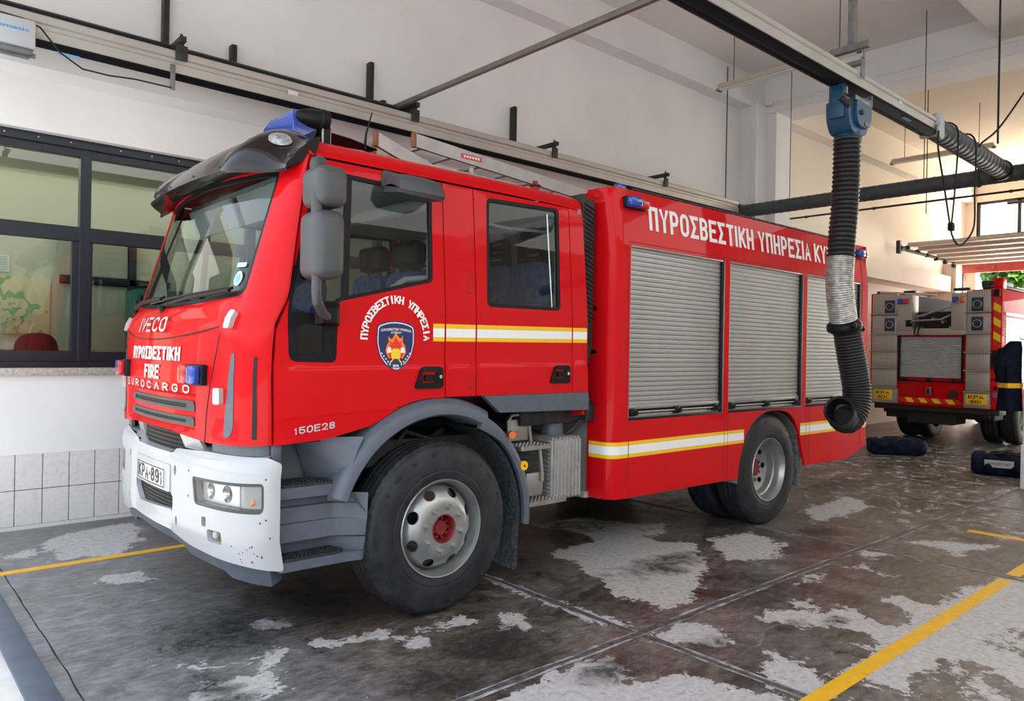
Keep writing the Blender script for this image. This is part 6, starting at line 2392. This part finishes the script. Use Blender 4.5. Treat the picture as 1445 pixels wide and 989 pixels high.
mb.box((X2-.01, 4.0, 1.45), (X2, 4.10, 1.49), .004).box((X2+.03, 4.01, 1.22), (X2+.045, 4.08, 1.27), .004).box((X2+.03, 4.01, 1.07), (X2+.045, 4.08, 1.13), .004).box((X2+.0, 3.99, 2.68), (X2+.08, 4.10, 2.82), .01)
mb.mi = 2
mb.cyl((X2+.04, 4.045, .98), (X2+.0, 4.045, .98), .045, .045, 14)
mb.build('rear_lights', [BLACKP, REDL, STEEL], E2)
for ya, yb, c in ((4.64, 4.72, BLUEL), (4.525, 4.615, AMBER), (5.57, 5.65, BLUEL), (5.45, 5.55, REDL)):
    MB().box((X2-.06, ya, 2.60), (X2-.01, yb, 2.70), .01).build('strobe_lens', c, E2)
mb = MB()
for y in (4.33, 5.80):
    for z in (2.22, 2.56):
        mb.mi = 0
        mb.box((X2-.012, y-.09, z-.12), (X2+.01, y+.09, z+.12), .004)
        mb.mi = 1
        mb.lathe([(.065+.008*cos(2*pi*i/8), .008*sin(2*pi*i/8)) for i in range(8)], (X2-.02, y, z), 'x', 18, close=True)
mb.build('hose_pockets', [mat('pocket_navy', (.01, .025, .05), .4), ALU], E2)
for y in (4.32, 5.89):
    mb = MB().box((X2-.035, y-.165, .80), (X2-.02, y+.165, .985), .006)
    mb.mi = 1
    block_text(mb, 'KPA', lambda u, v, o: (X2-.0365-o*.2, y+.12-u, v), 0, .90, .24, .065, .17, ax=1.35, wide=.7)
    block_text(mb, '801', lambda u, v, o: (X2-.0365-o*.2, y+.09-u, v), 0, .82, .18, .06, .17, ax=1.35, wide=.7)
    mb.build('number_plate', [YELLOWT, BLACKL], E2)
mb = MB()
for k in range(4):
    mb.cyl((X2+.1, 4.75+k*.17, 2.20+.06*k), (19.5, 4.80+k*.14, 2.50), .025, .025, 10)
for y in (4.78, 5.32):
    mb.box((X2+.05, y-.02, 2.22), (19.5, y+.02, 2.34), .004, 1, rot=Matrix.Rotation(radians(-4), 3, 'Y'))
mb.tube([(X2-.0, 5.30, 2.30), (X2-.08, 5.30, 2.35), (X2-.08, 4.75, 2.52), (X2+.4, 4.72, 2.62)], .018)
mb.tube([(X2, 5.45, 2.2), (X2-.06, 5.38, 2.28), (X2-.05, 4.9, 2.30), (X2+.1, 4.75, 2.40)], .016)
mb.build('ladder_rack', ALU, E2)
mb = MB().tube([(X2-.05, 5.30, 2.30), (X2-.09, 5.33, 2.05), (X2-.09, 5.28, 2.0), (X2-.07, 5.25, 2.2)], .014)
mb.box((X2-.05, 5.40, 2.18), (X2+.02, 5.50, 2.30), .01)
mb.build('hose_end', BLACKP, E2)
mb = MB()
mb.box((X2+.3, 4.0, 2.84), (18.0, 4.35, 2.90), .02).box((X2+.6, 4.15, 2.90), (X2+1.4, 4.45, 3.02), .02)
mb.box((X2+.1, 4.5, 2.82), (X2+.2, 4.75, 2.87), .01).box((X2+.1, 5.4, 2.82), (X2+.2, 5.6, 2.86), .01)
mb.tube([(X2+.2, 6.1, 2.85), (18, 6.1, 3.0)], .03)
mb.build('roof_equipment', DARK, E2)
MB().box((X2+.15, 3.99, 2.83), (X2+.35, 4.13, 3.02), .01).build('roof_locker', RED, E2)
mb = MB()
rows = []
for i in range(24):
    z = 1.05+1.3*i/24
    rows += [[(X2+.25, 3.965, z), (17.0, 3.965, z)], [(X2+.25, 3.955, z+.03), (17.0, 3.955, z+.03)]]
mb.loft(rows)
mb.box((X2+.2, 3.945, 2.36), (17.2, 3.98, 2.42), .01)
mb.build('side_shutter', mat('pale_shutter', (.60, .61, .62), .35, metal=.3), E2, 20)
mb = MB()
mb.box((X2+.3, 4.2, .55), (20, 6.0, .75)).box((X2+.1, 4.0, .62), (X2+.5, 6.1, .72), .01).box((X2+.25, 4.75, .38), (X2+.9, 5.55, .66), .02).box((X2+.4, 5.6, .45), (X2+1.0, 6.0, .66), .02).box((X2+.4, 4.15, .5), (X2+.9, 4.6, .66), .02)
mb.cyl((16.45, 4.1, .5), (16.45, 6.05, .5), .09)
mb.cyl((19.9, 4.1, .5), (19.9, 6.05, .5), .09)
mb.build('chassis', CHASSIS, E2)
mb = MB().box((20.6, 4.0, .8), (22.0, 6.15, 2.6), .1)
mb.build('cab', RED, E2)
for x in (16.45, 21.0):
    for y0, sd in ((4.02, -1), (4.34, -1), (6.13, 1), (5.81, 1)):
        if x > 20 and y0 in (4.34, 5.81):
            continue
        r = bpy.data.objects.new('wheel', None)
        COL.objects.link(r)
        r.parent = E2
        r.location = Vector((x, y0, WZ))-wloc(E2)
        if sd > 0:
            r.rotation_euler = (0, 0, pi)
        for chd in list(wr.children):
            cc = chd.copy()
            COL.objects.link(cc)
            cc.parent = r

# ================================================================ kit bags, post and hanging coat
NAVYB = mat('navy_bag_fabric', (.007, .012, .032), .7, spec=.12, var=.5, vscale=14, bump=.3, bscale=30)
def bag(cx, cy, L, W, H, rz, label, seed, badge):
    b = empty('kit_bag', (cx, cy, 0), label, 'bag', 'navy kit bags on the floor')
    rot = Matrix.Rotation(rz, 3, 'Z')
    mb = MB()
    rows = []
    N = 22
    for i in range(N+1):
        t = -1+2*i/N
        e = (1-abs(t)**5)**.5
        row = []
        for j in range(20):
            a = 2*pi*j/20
            cy_, sz = cos(a), sin(a)
            y = W/2*abs(cy_)**.6*(1 if cy_ > 0 else -1)*(.80+.20*e)
            z = H/2*(1+abs(sz)**.6*(1 if sz > 0 else -1)*(.72+.28*e))
            k = noise.noise(Vector((t*3+seed, cy_*1.3, sz*1.3)))*.075
            if sz > -.4:
                z += k
                y += k*.8
            row.append(rot @ Vector((t*L/2, y, max(.0, z-H*.03))) + Vector((cx, cy, 0)))
        rows.append(row)
    mb.loft(rows, closed_v=True, cap=True)
    mb.build('bag_body', NAVYB, b, 60)
    mb = MB()
    for s in (-1, 1):
        mb.tube([rot @ Vector((u*L, s*W*.30*(1-.3*abs(u)), H*(.93+q)))+Vector((cx, cy, 0)) for u, q in ((-.26, -.06), (-.2, .06), (0, .10), (.2, .05), (.26, -.06))], .014, 8)
    mb.build('bag_handle', MATBLACK, b)
    if badge:
        mb = MB()
        fx = lambda u, v, o=0: rot @ Vector((u, -W/2-.012-o*.3, v)) + Vector((cx, cy, 0))
        mb.panel(rect(-.24, .12, .10, .22), [], lambda u, v, o: fx(u, v+.0, 0), .004, .1)
        mb.mi = 1
        add_text(mb, 'ΠΥΡΟΣΒΕΣΤΙΚΗ', lambda u, v, o: fx(u, v, .010), -.21, .155, .27, .035, .03)
        mb.build('bag_badge', [WHITET, mat('badge_grey', (.25, .22, .22), .6)], b)
bag(12.95, 4.95, .85, .36, .27, radians(-52), 'slumped navy kit bag lying on the floor beside the hose end', 2, False)
bag(12.0, 3.15, .80, .42, .30, radians(-75), 'navy kit bag with a white name badge on the floor by the white post', 6, True)
mb = MB().box((10.9, 2.25, 0), (11.35, 2.68, 6.0), .012).box((10.885, 2.235, 0), (11.365, 2.695, .55), .01)
struct(mb, 'wall_post', PLASTER)
ct = empty('turnout_coat', (11.0, 2.83, .95), 'dark navy firefighter coat with yellow band hanging on the white post at the right edge', 'coat')
COATM = mat('coat_navy', (.006, .009, .020), .85, spec=.1, var=.4, vscale=10, bump=.3, bscale=25)
mb = MB()
rows = []
for z, w, d, yc_ in ((.96, .20, .13, 2.80), (1.15, .19, .12, 2.79), (1.40, .17, .11, 2.78), (1.55, .18, .12, 2.79), (1.68, .19, .13, 2.80), (1.76, .14, .10, 2.77), (1.84, .07, .06, 2.74)):
    row = []
    for j in range(18):
        a = 2*pi*j/18
        f = 1+.10*sin(5*a+z*3)
        row.append((11.0+w*cos(a)*f, yc_+.055+d*sin(a)*f, z))
    rows.append(row)
mb.loft(rows, closed_v=True, cap=True)
mb.tube([(10.86, 2.87, 1.72), (10.82, 2.91, 1.60), (10.83, 2.92, 1.45), (10.86, 2.91, 1.33)], [.075, .07, .06, .055], 12)
mb.build('coat_body', COATM, ct, 60)
mb = MB()
for z in (1.28,):
    mb.loft([[(11.0+.193*cos(a)*(1+.10*sin(5*a+z*3)), 2.84+.124*sin(a)*(1+.10*sin(5*a+z*3)), zz) for a in [2*pi*j/36 for j in range(36)]] for zz in (z-.03, z+.03)], closed_v=True)
mb.mi = 1
mb.ell((10.865, 2.90, 1.50), (.05, .045, .03))
mb.build('reflective_band', [YREF, WHITET], ct)
MB().tube([(11.0, 2.68, 1.86), (11.0, 2.74, 1.86), (11.0, 2.75, 1.89)], .008).build('coat_hook', STEEL, ct)
